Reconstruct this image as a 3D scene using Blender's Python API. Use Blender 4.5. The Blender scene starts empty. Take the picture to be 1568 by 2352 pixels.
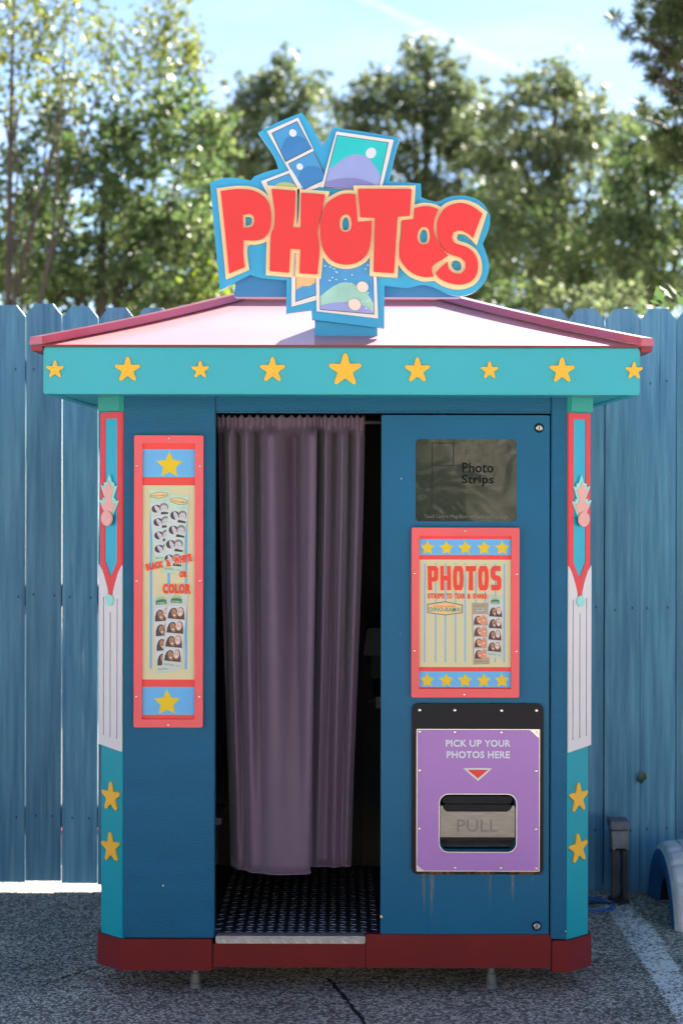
import bpy, bmesh, math, random
import numpy as np
from mathutils import Vector, Matrix
from mathutils.geometry import tessellate_polygon

R = math.radians
rng = np.random.default_rng(11)
random.seed(5)
scene = bpy.context.scene
col = scene.collection

# ------------------------------------------------------------------ camera
CAM_H = 1.70            # eye height, metres
F = 4200.0              # focal length in elevation-drawing units (700 units = 1 m at 6 m)
cam = bpy.data.objects.new("camera", bpy.data.cameras.new("camera"))
col.objects.link(cam)
cam.location = (0, 0, CAM_H)
cam.rotation_euler = (R(90), R(-0.12), 0)
cam.data.sensor_width = 36.0
cam.data.lens = 36.0 * F / 2352.0
cam.data.shift_y = -81.0 / 2352.0
cam.data.clip_start = 0.1
cam.data.clip_end = 6000
cam.data.dof.use_dof = True
cam.data.dof.focus_distance = 5.95
cam.data.dof.aperture_fstop = 2.5
cam.data.dof.aperture_blades = 9
scene.camera = cam

# ------------------------------------------------------------------ light
SUN_EL, SUN_AZ = 31.0, 23.0        # sun stands behind the booth, to the right
world = bpy.data.worlds.new("World")
scene.world = world
world.use_nodes = True
wn = world.node_tree
sky = wn.nodes.new("ShaderNodeTexSky")
sky.sky_type = 'NISHITA'
sky.sun_disc = False
sky.sun_elevation = R(SUN_EL)
sky.sun_rotation = R(SUN_AZ)
sky.air_density = 0.62
sky.dust_density = 0.10
sky.ozone_density = 1.8
# thin streaks of high cirrus
wtc = wn.nodes.new("ShaderNodeTexCoord"); wmp = wn.nodes.new("ShaderNodeMapping")
wmp.inputs["Rotation"].default_value = (0, R(14), 0); wmp.inputs["Scale"].default_value = (1.0, 1.0, 7.0)
wns = wn.nodes.new("ShaderNodeTexNoise"); wns.inputs["Scale"].default_value = 3.2; wns.inputs["Detail"].default_value = 5; wns.inputs["Distortion"].default_value = 0.3
wrp = wn.nodes.new("ShaderNodeMapRange"); wrp.inputs[1].default_value = 0.50; wrp.inputs[2].default_value = 0.75; wrp.inputs[4].default_value = 0.24
wmx = wn.nodes.new("ShaderNodeMixRGB"); wmx.inputs[2].default_value = (7.5, 7.8, 8.2, 1)
wn.links.new(wtc.outputs["Generated"], wmp.inputs[0]); wn.links.new(wmp.outputs[0], wns.inputs["Vector"])
wn.links.new(wns.outputs[0], wrp.inputs[0]); wn.links.new(wrp.outputs[0], wmx.inputs[0]); wn.links.new(sky.outputs[0], wmx.inputs[1])
wn.links.new(wmx.outputs[0], wn.nodes["Background"].inputs[0])
wn.nodes["Background"].inputs[1].default_value = 0.05
sun = bpy.data.objects.new("sun", bpy.data.lights.new("sun", 'SUN'))
col.objects.link(sun)
sun.data.energy = 5.0
sun.data.angle = R(0.6)
sun.data.color = (1.0, 0.93, 0.82)
sd = Vector((math.sin(R(SUN_AZ)) * math.cos(R(SUN_EL)), math.cos(R(SUN_AZ)) * math.cos(R(SUN_EL)), math.sin(R(SUN_EL))))
sun.rotation_euler = sd.to_track_quat('Z', 'Y').to_euler()
scene.view_settings.view_transform = 'Standard'
scene.view_settings.look = 'None'
scene.view_settings.gamma = 1.0
scene.view_settings.use_curve_mapping = False
scene.view_settings.exposure = 2.35

# ------------------------------------------------------------------ drawing units to metres at depth Y
def X(u, Y=6.0): return (u - 784.0) * Y / F
def Z(v, Y=6.0): return CAM_H - (v - 1095.0) * Y / F

# ------------------------------------------------------------------ materials
MATS = {}
def nd(nt, t, **k):
    n = nt.nodes.new(t)
    for a, b in k.items(): setattr(n, a, b)
    return n

def pmat(name, c, rough=0.5, metal=0.0, var=0.10, vscale=4.0, bump=0.0, bscale=180.0, coat=0.0, stretch=(1, 1, 1),
         c2=None, wear=None, wear_amt=0.0, wear_scale=30.0, spec=0.5, perobj=False, translucent=0.0, sheen=0.0, contrast=1.0):
    if name in MATS: return MATS[name]
    m = bpy.data.materials.new(name)
    m.use_nodes = True
    nt = m.node_tree; L = nt.links.new
    b = nt.nodes["Principled BSDF"]
    tc = nd(nt, "ShaderNodeTexCoord")
    mp = nd(nt, "ShaderNodeMapping")
    mp.inputs["Scale"].default_value = stretch
    vec = tc.outputs["Object"]
    if perobj:
        oi = nd(nt, "ShaderNodeObjectInfo")
        ad = nd(nt, "ShaderNodeVectorMath", operation='MULTIPLY_ADD')
        ad.inputs[1].default_value = (37.0, 11.0, 53.0)
        L(oi.outputs["Random"], ad.inputs[0]); L(vec, ad.inputs[2])
        vec = ad.outputs[0]
    L(vec, mp.inputs[0])
    ns = nd(nt, "ShaderNodeTexNoise")
    ns.inputs["Scale"].default_value = vscale
    ns.inputs["Detail"].default_value = 5
    L(mp.outputs[0], ns.inputs["Vector"])
    rp = nd(nt, "ShaderNodeValToRGB")
    d = 0.28 / contrast
    rp.color_ramp.elements[0].position = 0.5 - d
    rp.color_ramp.elements[1].position = 0.5 + d
    lo = tuple(x * (1 - var) for x in c) if c2 is None else c2
    hi = tuple(min(1, x * (1 + var)) for x in c)
    rp.color_ramp.elements[0].color = (*lo, 1)
    rp.color_ramp.elements[1].color = (*hi, 1)
    L(ns.outputs[0], rp.inputs[0])
    out = rp.outputs[0]
    if wear is not None:
        nw = nd(nt, "ShaderNodeTexNoise")
        nw.inputs["Scale"].default_value = wear_scale
        nw.inputs["Detail"].default_value = 6
        nw.inputs["Roughness"].default_value = 0.7
        L(mp.outputs[0], nw.inputs["Vector"])
        rw = nd(nt, "ShaderNodeValToRGB")
        rw.color_ramp.elements[0].position = 0.70 - wear_amt
        rw.color_ramp.elements[1].position = 0.80 - wear_amt * 0.6
        L(nw.outputs[0], rw.inputs[0])
        mx = nd(nt, "ShaderNodeMixRGB")
        L(rw.outputs[0], mx.inputs[0]); L(out, mx.inputs[1])
        mx.inputs[2].default_value = (*wear, 1)
        out = mx.outputs[0]
    if perobj:                      # boards were painted and have aged separately
        tv = nd(nt, "ShaderNodeMapRange"); tv.inputs[3].default_value = 0.78; tv.inputs[4].default_value = 1.18
        L(oi.outputs["Random"], tv.inputs[0])
        mt = nd(nt, "ShaderNodeMixRGB", blend_type='MULTIPLY'); mt.inputs[0].default_value = 1.0
        L(out, mt.inputs[1]); L(tv.outputs[0], mt.inputs[2]); out = mt.outputs[0]
    L(out, b.inputs["Base Color"])
    b.inputs["Roughness"].default_value = rough
    b.inputs["Metallic"].default_value = metal
    b.inputs["Specular IOR Level"].default_value = spec
    if coat:
        b.inputs["Coat Weight"].default_value = coat
        b.inputs["Coat Roughness"].default_value = 0.12
    if sheen:
        b.inputs["Sheen Weight"].default_value = sheen
    if bump:
        nb = nd(nt, "ShaderNodeTexNoise")
        nb.inputs["Scale"].default_value = bscale
        nb.inputs["Detail"].default_value = 4
        L(mp.outputs[0], nb.inputs["Vector"])
        bp = nd(nt, "ShaderNodeBump")
        bp.inputs["Strength"].default_value = bump
        bp.inputs["Distance"].default_value = 0.004
        L(nb.outputs[0], bp.inputs["Height"])
        L(bp.outputs[0], b.inputs["Normal"])
    MATS[name] = m
    return m

def leaf_mat(name, c1, c2, c3, trans=0.45, rough=0.55):
    m = bpy.data.materials.new(name); m.use_nodes = True
    nt = m.node_tree; L = nt.links.new
    nt.nodes.remove(nt.nodes["Principled BSDF"])
    out = nt.nodes["Material Output"]
    g = nd(nt, "ShaderNodeNewGeometry")
    tc = nd(nt, "ShaderNodeTexCoord")
    ns = nd(nt, "ShaderNodeTexNoise"); ns.inputs["Scale"].default_value = 0.9; ns.inputs["Detail"].default_value = 3
    L(tc.outputs["Object"], ns.inputs["Vector"])
    mm = nd(nt, "ShaderNodeMath", operation='MULTIPLY_ADD'); mm.inputs[1].default_value = 0.55
    L(g.outputs["Random Per Island"], mm.inputs[0])
    m2 = nd(nt, "ShaderNodeMath", operation='MULTIPLY'); m2.inputs[1].default_value = 0.5
    L(ns.outputs[0], m2.inputs[0]); L(m2.outputs[0], mm.inputs[2])
    rp = nd(nt, "ShaderNodeValToRGB")
    e = rp.color_ramp.elements
    e[0].position, e[0].color = 0.15, (*c1, 1)
    e[1].position, e[1].color = 0.85, (*c3, 1)
    x = e.new(0.5); x.color = (*c2, 1)
    L(mm.outputs[0], rp.inputs[0])
    p = nd(nt, "ShaderNodeBsdfPrincipled")
    L(rp.outputs[0], p.inputs["Base Color"])
    p.inputs["Roughness"].default_value = rough
    t = nd(nt, "ShaderNodeBsdfTranslucent")
    hs = nd(nt, "ShaderNodeHueSaturation")
    hs.inputs["Value"].default_value = 2.0; hs.inputs["Saturation"].default_value = 1.1; hs.inputs["Hue"].default_value = 0.485
    L(rp.outputs[0], hs.inputs["Color"]); L(hs.outputs[0], t.inputs["Color"])
    mx = nd(nt, "ShaderNodeMixShader"); mx.inputs[0].default_value = trans
    L(p.outputs[0], mx.inputs[1]); L(t.outputs[0], mx.inputs[2])
    L(mx.outputs[0], out.inputs["Surface"])
    return m

M = dict(
    navy=pmat("navy_gloss_paint", (0.0, 0.115, 0.240), 0.36, var=0.10, vscale=3, bump=0.10, bscale=260, spec=0.28, wear=(0.03, 0.17, 0.29), wear_amt=-0.015, wear_scale=9),
    navy_grain=pmat("navy_paint_over_wood_grain", (0.0, 0.105, 0.220), 0.36, var=0.10, vscale=3, bump=0.35, bscale=55, stretch=(1.0, 1.0, 5.0), spec=0.28, wear=(0.03, 0.16, 0.27), wear_amt=-0.02, wear_scale=9),
    teal=pmat("teal_fascia_paint", (0.030, 0.41, 0.48), 0.38, var=0.05, vscale=2.5, bump=0.03),
    teal_deep=pmat("deep_teal_paint", (0.0, 0.32, 0.40), 0.40, spec=0.3, var=0.06, vscale=3, bump=0.04),
    teal_cap=pmat("green_teal_paint", (0.004, 0.33, 0.28), 0.42, var=0.06, vscale=4, bump=0.06),
    cyan=pmat("cyan_paint", (0.0, 0.42, 0.60), 0.4, var=0.05, vscale=3),
    aqua=pmat("aqua_paint", (0.33, 0.74, 0.68), 0.45, var=0.05, vscale=9),
    coral=pmat("coral_paint", (0.88, 0.42, 0.38), 0.5, var=0.06, vscale=9),
    red_strip=pmat("red_trim_paint", (0.80, 0.028, 0.045), 0.40, var=0.08, vscale=3),
    white=pmat("white_panel_paint", (0.74, 0.69, 0.70), 0.45, var=0.04, vscale=3, wear=(0.5, 0.42, 0.4), wear_amt=-0.02, wear_scale=18),
    frame_red=pmat("coral_red_frame_paint", (0.86, 0.105, 0.115), 0.42, var=0.07, vscale=5, wear=(0.80, 0.30, 0.28), wear_amt=0.05, wear_scale=7, bump=0.05),
    p_red=pmat("printed_red", (0.86, 0.060, 0.050), 0.5, var=0.03),
    p_text=pmat("printed_orange_red", (0.84, 0.050, 0.030), 0.5, var=0.03),
    p_blue=pmat("printed_sky_blue", (0.13, 0.44, 0.80), 0.5, var=0.03),
    p_yellow=pmat("printed_yellow", (0.82, 0.54, 0.0), 0.5, var=0.03),
    p_lime=pmat("printed_star_halo", (0.50, 0.62, 0.28), 0.5, var=0.03),
    p_cream=pmat("printed_cream", (0.68, 0.61, 0.36), 0.5, var=0.03, vscale=3),
    p_glow=pmat("printed_pale_orange", (0.92, 0.62, 0.28), 0.5, var=0.03),
    p_mint=pmat("printed_mint", (0.50, 0.68, 0.52), 0.5, var=0.16, vscale=45),
    p_paper=pmat("printed_paper_grey", (0.55, 0.60, 0.54), 0.5, var=0.05, vscale=30),
    p_tan=pmat("printed_tan", (0.44, 0.34, 0.24), 0.5, var=0.05, vscale=30),
    p_photo=pmat("printed_photo_backdrop", (0.62, 0.64, 0.68), 0.5, var=0.05, vscale=60),
    p_dark=pmat("printed_dark_hair", (0.060, 0.036, 0.052), 0.5, var=0.25, vscale=160),
    p_brown=pmat("printed_brown_hair", (0.11, 0.040, 0.030), 0.5, var=0.3, vscale=160),
    p_grey=pmat("printed_grey_hair", (0.22, 0.20, 0.22), 0.5, var=0.35, vscale=160),
    p_skin=pmat("printed_tan_skin", (0.42, 0.20, 0.10), 0.5, var=0.15, vscale=120),
    p_pale=pmat("printed_pale_skin", (0.72, 0.48, 0.40), 0.5, var=0.1, vscale=120),
    p_bwskin=pmat("printed_grey_skin", (0.60, 0.57, 0.59), 0.5, var=0.1, vscale=120),
    p_peach=pmat("printed_peach_skin", (0.72, 0.30, 0.16), 0.5, var=0.15, vscale=120),
    p_green=pmat("printed_dark_green", (0.03, 0.19, 0.10), 0.5, var=0.05),
    p_leafgreen=pmat("printed_leaf_green", (0.42, 0.52, 0.18), 0.5, var=0.05),
    p_badge=pmat("printed_badge_orange", (0.88, 0.56, 0.20), 0.5, var=0.03),
    p_badgeline=pmat("printed_badge_grey", (0.16, 0.17, 0.24), 0.5, var=0.03),
    p_tealtext=pmat("printed_teal_lettering", (0.01, 0.32, 0.30), 0.5, var=0.03),
    p_ink=pmat("printed_ink", (0.04, 0.04, 0.045), 0.5, var=0.03),
    star=pmat("star_yellow_paint", (0.90, 0.47, 0.025), 0.40, var=0.05, vscale=9),
    s_red=pmat("sign_red_paint", (0.78, 0.032, 0.034), 0.42, var=0.04, vscale=5, bump=0.02),
    s_cream=pmat("sign_cream_paint", (0.86, 0.67, 0.36), 0.45, var=0.04, vscale=5),
    s_blue=pmat("sign_blue_paint", (0.030, 0.37, 0.66), 0.40, var=0.08, vscale=4, bump=0.02),
    s_deep=pmat("sign_backing_blue_paint", (0.03, 0.20, 0.44), 0.40, var=0.08, vscale=4),
    s_white=pmat("sign_white_border", (0.74, 0.72, 0.71), 0.45, var=0.03),
    s_line=pmat("sign_black_line", (0.02, 0.02, 0.025), 0.5),
    s_pblue=pmat("picture_blue", (0.06, 0.31, 0.62), 0.45, var=0.12, vscale=20),
    s_pblue2=pmat("picture_deep_blue", (0.035, 0.21, 0.50), 0.45, var=0.1, vscale=20),
    s_pteal=pmat("picture_turquoise", (0.01, 0.53, 0.54), 0.45, var=0.08, vscale=10),
    s_plav=pmat("picture_lavender", (0.30, 0.35, 0.68), 0.45, var=0.06, vscale=14),
    s_plav2=pmat("picture_violet", (0.22, 0.22, 0.50), 0.45, var=0.06, vscale=14),
    s_ptan=pmat("picture_orange_tan", (0.80, 0.46, 0.22), 0.45, var=0.12, vscale=20),
    s_pmint=pmat("picture_mint", (0.33, 0.62, 0.52), 0.45, var=0.18, vscale=12),
    s_pdot=pmat("picture_pale_dots", (0.68, 0.72, 0.78), 0.45, var=0.05),
    s_ppeach=pmat("picture_peach", (0.82, 0.66, 0.55), 0.45, var=0.05),
    purple=pmat("lilac_plate_paint", (0.42, 0.19, 0.54), 0.34, var=0.05, vscale=4, wear=(0.24, 0.12, 0.40), wear_amt=-0.05, wear_scale=10),
    black=pmat("black_powder_coat", (0.008, 0.008, 0.014), 0.42, spec=0.22, var=0.2, vscale=20, bump=0.05, wear=(0.10, 0.09, 0.09), wear_amt=-0.06, wear_scale=40),
    dark=pmat("dark_interior_lining", (0.010, 0.010, 0.013), 0.6, var=0.3, vscale=5),
    brown_wall=pmat("dark_brown_board", (0.028, 0.020, 0.013), 0.6, var=0.3, vscale=5, stretch=(6, 6, 1)),
    white_print=pmat("white_lettering", (0.74, 0.76, 0.84), 0.45, var=0.02),
    steel=pmat("brushed_steel", (0.25, 0.235, 0.225), 0.36, 0.85, var=0.16, vscale=22, stretch=(1, 1, 5), bump=0.05),
    steel_dark=pmat("steel_emboss", (0.165, 0.155, 0.16), 0.40, 0.8, var=0.1),
    chrome=pmat("screw_steel", (0.62, 0.60, 0.58), 0.25, 0.95, var=0.1, vscale=60),
    alu=pmat("tread_plate_edge", (0.48, 0.46, 0.45), 0.42, 0.55, var=0.15, vscale=40, bump=0.1),
    tread=pmat("dark_tread_plate", (0.060, 0.063, 0.085), 0.50, 0.6, var=0.2, vscale=25),
    lug=pmat("worn_tread_lugs", (0.42, 0.42, 0.46), 0.34, 0.8, var=0.2, vscale=25),
    maroon=pmat("maroon_base_paint", (0.175, 0.012, 0.014), 0.46, spec=0.25, var=0.13, vscale=5, bump=0.08, wear=(0.30, 0.10, 0.09), wear_amt=-0.06, wear_scale=25),
    roof=pmat("faded_pink_roof_paint", (0.82, 0.27, 0.27), 0.38, coat=0.45, var=0.10, vscale=3.5, bump=0.04, bscale=40, wear=(0.72, 0.46, 0.44), wear_amt=0.03, wear_scale=5),
    roof_trim=pmat("rose_roof_trim_paint", (0.52, 0.075, 0.115), 0.36, coat=0.9, var=0.08, vscale=4),
    roof_edge=pmat("dark_red_roof_edge", (0.27, 0.020, 0.035), 0.42, var=0.1, vscale=4),
    fence=pmat("blue_fence_paint", (0.105, 0.305, 0.430), 0.55, c2=(0.030, 0.165, 0.300), var=0.10, vscale=5.0, stretch=(10, 10, 0.5), bump=0.45, bscale=22,
               wear=(0.24, 0.37, 0.47), wear_amt=0.09, wear_scale=5.5, perobj=True, contrast=1.2),
    nail=pmat("rusty_nail_head", (0.010, 0.014, 0.018), 0.7),
    rail=pmat("dark_fence_rail", (0.012, 0.02, 0.03), 0.7),
    curtain=pmat("mauve_curtain_cloth", (0.112, 0.070, 0.118), 0.58, var=0.05, vscale=8, bump=0.06, bscale=500, sheen=0.25),
    gun=pmat("grey_plastic", (0.05, 0.052, 0.058), 0.45, var=0.15),
    pipe=pmat("galvanised_pipe", (0.17, 0.16, 0.155), 0.5, 0.5, var=0.3, vscale=30),
    foot_teal=pmat("teal_splashed_pipe", (0.13, 0.15, 0.15), 0.5, 0.3, var=0.3, vscale=25, wear=(0.03, 0.30, 0.33), wear_amt=0.16, wear_scale=22),
    outlet=pmat("grey_outlet_metal", (0.20, 0.215, 0.25), 0.55, 0.2, var=0.25, vscale=40, wear=(0.52, 0.54, 0.58), wear_amt=0.10, wear_scale=38),
    lid=pmat("dusty_grey_lid", (0.15, 0.16, 0.19), 0.6, 0.1, var=0.3, vscale=50),
    post=pmat("dull_brown_post", (0.060, 0.062, 0.060), 0.6, var=0.3, vscale=14, stretch=(4, 4, 1)),
    rust=pmat("rusty_soil", (0.055, 0.033, 0.020), 0.9, var=0.4, vscale=40, bump=0.5, bscale=60),
    cable_blue=pmat("blue_cable_sheath", (0.010, 0.12, 0.42), 0.4, var=0.1),
    cable_black=pmat("black_cable_sheath", (0.01, 0.01, 0.012), 0.5),
    tyre_white=pmat("white_painted_rubber", (0.60, 0.62, 0.66), 0.6, var=0.08, vscale=14, bump=0.4, bscale=60, wear=(0.25, 0.25, 0.27), wear_amt=-0.01, wear_scale=26),
    tyre_blue=pmat("blue_painted_rubber", (0.010, 0.13, 0.36), 0.5, var=0.15, vscale=10),
    leafdark=pmat("dark_leaf", (0.018, 0.055, 0.012), 0.4, var=0.3, vscale=40),
    sand=pmat("pale_sandy_ground", (0.46, 0.41, 0.33), 0.9, var=0.15, vscale=2),
    concrete=pmat("pale_concrete_paving", (0.52, 0.49, 0.44), 0.8, var=0.08, vscale=1.5, bump=0.1, bscale=90),
    kerb_red=pmat("red_kerb_paint", (0.55, 0.02, 0.03), 0.6, var=0.15, vscale=6),
    cream_wall=pmat("cream_wall_plaster", (0.62, 0.56, 0.46), 0.8, var=0.08, vscale=3),
    bark=pmat("grey_brown_bark", (0.075, 0.058, 0.046), 0.85, var=0.35, vscale=6, stretch=(3, 3, 0.7), bump=0.8, bscale=18),
)
L_OAK = leaf_mat("oak_leaves", (0.030, 0.062, 0.022), (0.055, 0.092, 0.034), (0.13, 0.165, 0.065), 0.42, 0.52)
L_OLIVE = leaf_mat("olive_leaves", (0.042, 0.068, 0.028), (0.075, 0.105, 0.048), (0.16, 0.185, 0.098), 0.42, 0.52)
L_AIRY = leaf_mat("airy_yellow_green_leaves", (0.042, 0.064, 0.018), (0.080, 0.108, 0.030), (0.16, 0.175, 0.050), 0.48)
L_LIME = leaf_mat("bright_lime_leaves", (0.08, 0.14, 0.012), (0.14, 0.21, 0.02), (0.24, 0.30, 0.035), 0.55)
L_PINE = leaf_mat("pine_needles", (0.028, 0.050, 0.018), (0.055, 0.080, 0.026), (0.10, 0.125, 0.035), 0.30)

def glass_mat():
    m = bpy.data.materials.new("smoked_display_glass"); m.use_nodes = True
    nt = m.node_tree; L = nt.links.new
    b = nt.nodes["Principled BSDF"]
    b.inputs["Base Color"].default_value = (0.022, 0.027, 0.026, 1)
    b.inputs["Roughness"].default_value = 0.08
    b.inputs["Specular IOR Level"].default_value = 0.7
    b.inputs["Coat Weight"].default_value = 0.6
    b.inputs["Coat Roughness"].default_value = 0.05
    tc = nd(nt, "ShaderNodeTexCoord")
    ns = nd(nt, "ShaderNodeTexNoise"); ns.inputs["Scale"].default_value = 5.5; ns.inputs["Detail"].default_value = 2
    ns.inputs["Distortion"].default_value = 0.9
    L(tc.outputs["Object"], ns.inputs["Vector"])
    bp = nd(nt, "ShaderNodeBump"); bp.inputs["Strength"].default_value = 0.11; bp.inputs["Distance"].default_value = 0.02
    L(ns.outputs[0], bp.inputs["Height"]); L(bp.outputs[0], b.inputs["Normal"]); L(bp.outputs[0], b.inputs["Coat Normal"])
    return m
M["glass"] = glass_mat()

def asphalt_mat():
    m = bpy.data.materials.new("exposed_aggregate_asphalt"); m.use_nodes = True
    nt = m.node_tree; L = nt.links.new
    b = nt.nodes["Principled BSDF"]
    tc = nd(nt, "ShaderNodeTexCoord")
    mp = nd(nt, "ShaderNodeMapping"); L(tc.outputs["Object"], mp.inputs[0])
    v = nd(nt, "ShaderNodeTexVoronoi"); v.inputs["Scale"].default_value = 108; v.inputs["Randomness"].default_value = 1
    L(mp.outputs[0], v.inputs["Vector"])
    sep = nd(nt, "ShaderNodeSeparateColor"); L(v.outputs["Color"], sep.inputs[0])
    # pebble brightness by cell, dark binder between
    rp = nd(nt, "ShaderNodeValToRGB")
    e = rp.color_ramp.elements
    e[0].position, e[0].color = 0.0, (0.17, 0.145, 0.125, 1)
    e[1].position, e[1].color = 1.0, (0.90, 0.80, 0.70, 1)
    for p_, c_ in ((0.30, (0.28, 0.235, 0.20, 1)), (0.48, (0.54, 0.46, 0.385, 1)), (0.72, (0.88, 0.75, 0.62, 1))):
        x = e.new(p_); x.color = c_
    L(sep.outputs[0], rp.inputs[0])
    ed = nd(nt, "ShaderNodeMapRange"); ed.inputs[1].default_value = 0.30; ed.inputs[2].default_value = 0.62
    ed.inputs[3].default_value = 1.0; ed.inputs[4].default_value = 0.45
    L(v.outputs["Distance"], ed.inputs[0])
    mul = nd(nt, "ShaderNodeMixRGB", blend_type='MULTIPLY'); mul.inputs[0].default_value = 1.0
    L(rp.outputs[0], mul.inputs[1]); L(ed.outputs[0], mul.inputs[2])
    # large stains
    n1 = nd(nt, "ShaderNodeTexNoise"); n1.inputs["Scale"].default_value = 1.7; n1.inputs["Detail"].default_value = 6
    L(mp.outputs[0], n1.inputs["Vector"])
    r1 = nd(nt, "ShaderNodeMapRange"); r1.inputs[1].default_value = 0.3; r1.inputs[2].default_value = 0.7
    r1.inputs[3].default_value = 0.70; r1.inputs[4].default_value = 1.22
    L(n1.outputs[0], r1.inputs[0])
    mu2 = nd(nt, "ShaderNodeMixRGB", blend_type='MULTIPLY'); mu2.inputs[0].default_value = 1.0
    L(mul.outputs[0], mu2.inputs[1]); L(r1.outputs[0], mu2.inputs[2])
    L(mu2.outputs[0], b.inputs["Base Color"])
    b.inputs["Roughness"].default_value = 0.75
    bp = nd(nt, "ShaderNodeBump"); bp.inputs["Strength"].default_value = 0.8; bp.inputs["Distance"].default_value = 0.006
    bp.invert = True
    L(v.outputs["Distance"], bp.inputs["Height"]); L(bp.outputs[0], b.inputs["Normal"])
    return m
M["asphalt"] = asphalt_mat()

def holed_mat(name, c, scale, lo, hi, stretch=(1, 1, 1), rough=0.8, voronoi=False, detail=6.0):
    """Worn layer: real colour where it survives, nothing where it has come off."""
    m = bpy.data.materials.new(name); m.use_nodes = True
    nt = m.node_tree; L = nt.links.new
    b = nt.nodes["Principled BSDF"]
    b.inputs["Base Color"].default_value = (*c, 1); b.inputs["Roughness"].default_value = rough
    tc = nd(nt, "ShaderNodeTexCoord"); mp = nd(nt, "ShaderNodeMapping"); mp.inputs["Scale"].default_value = stretch
    L(tc.outputs["Object"], mp.inputs[0])
    ns = nd(nt, "ShaderNodeTexNoise"); ns.inputs["Scale"].default_value = scale; ns.inputs["Detail"].default_value = detail
    ns.inputs["Roughness"].default_value = 0.65
    L(mp.outputs[0], ns.inputs["Vector"])
    src = ns.outputs[0]
    if voronoi:
        v = nd(nt, "ShaderNodeTexVoronoi"); v.inputs["Scale"].default_value = 108
        L(mp.outputs[0], v.inputs["Vector"])
        s = nd(nt, "ShaderNodeSeparateColor"); L(v.outputs["Color"], s.inputs[0])
        a = nd(nt, "ShaderNodeMath", operation='MULTIPLY_ADD'); a.inputs[1].default_value = 0.42
        L(s.outputs[0], a.inputs[0]); L(src, a.inputs[2])
        sub = nd(nt, "ShaderNodeMath", operation='SUBTRACT'); L(a.outputs[0], sub.inputs[0])
        sc_ = nd(nt, "ShaderNodeMath", operation='MULTIPLY'); sc_.inputs[1].default_value = 0.28
        L(v.outputs["Distance"], sc_.inputs[0]); L(sc_.outputs[0], sub.inputs[1])
        src = sub.outputs[0]
    uv = nd(nt, "ShaderNodeAttribute"); uv.attribute_name = "fade"
    mulf = nd(nt, "ShaderNodeMath", operation='MULTIPLY'); L(src, mulf.inputs[0]); L(uv.outputs["Fac"], mulf.inputs[1])
    mr = nd(nt, "ShaderNodeMapRange"); mr.inputs[1].default_value = lo; mr.inputs[2].default_value = hi
    L(mulf.outputs[0], mr.inputs[0])
    tr = nd(nt, "ShaderNodeBsdfTransparent"); mx = nd(nt, "ShaderNodeMixShader")
    L(mr.outputs[0], mx.inputs[0]); L(tr.outputs[0], mx.inputs[1]); L(b.outputs[0], mx.inputs[2])
    L(mx.outputs[0], nt.nodes["Material Output"].inputs["Surface"])
    return m
M["line_paint"] = holed_mat("worn_white_line_paint", (0.90, 0.86, 0.80), 7.0, 0.34, 0.52, voronoi=True)
M["stain"] = holed_mat("rust_run_stain", (0.36, 0.35, 0.25), 30.0, 0.26, 1.15, stretch=(2.5, 1, 0.12))
M["rust_edge"] = holed_mat("rust_bloom", (0.13, 0.045, 0.012), 60.0, 0.40, 0.55)
M["chip"] = holed_mat("peeled_bare_metal", (0.62, 0.60, 0.60), 40.0, 0.05, 0.2)

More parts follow.
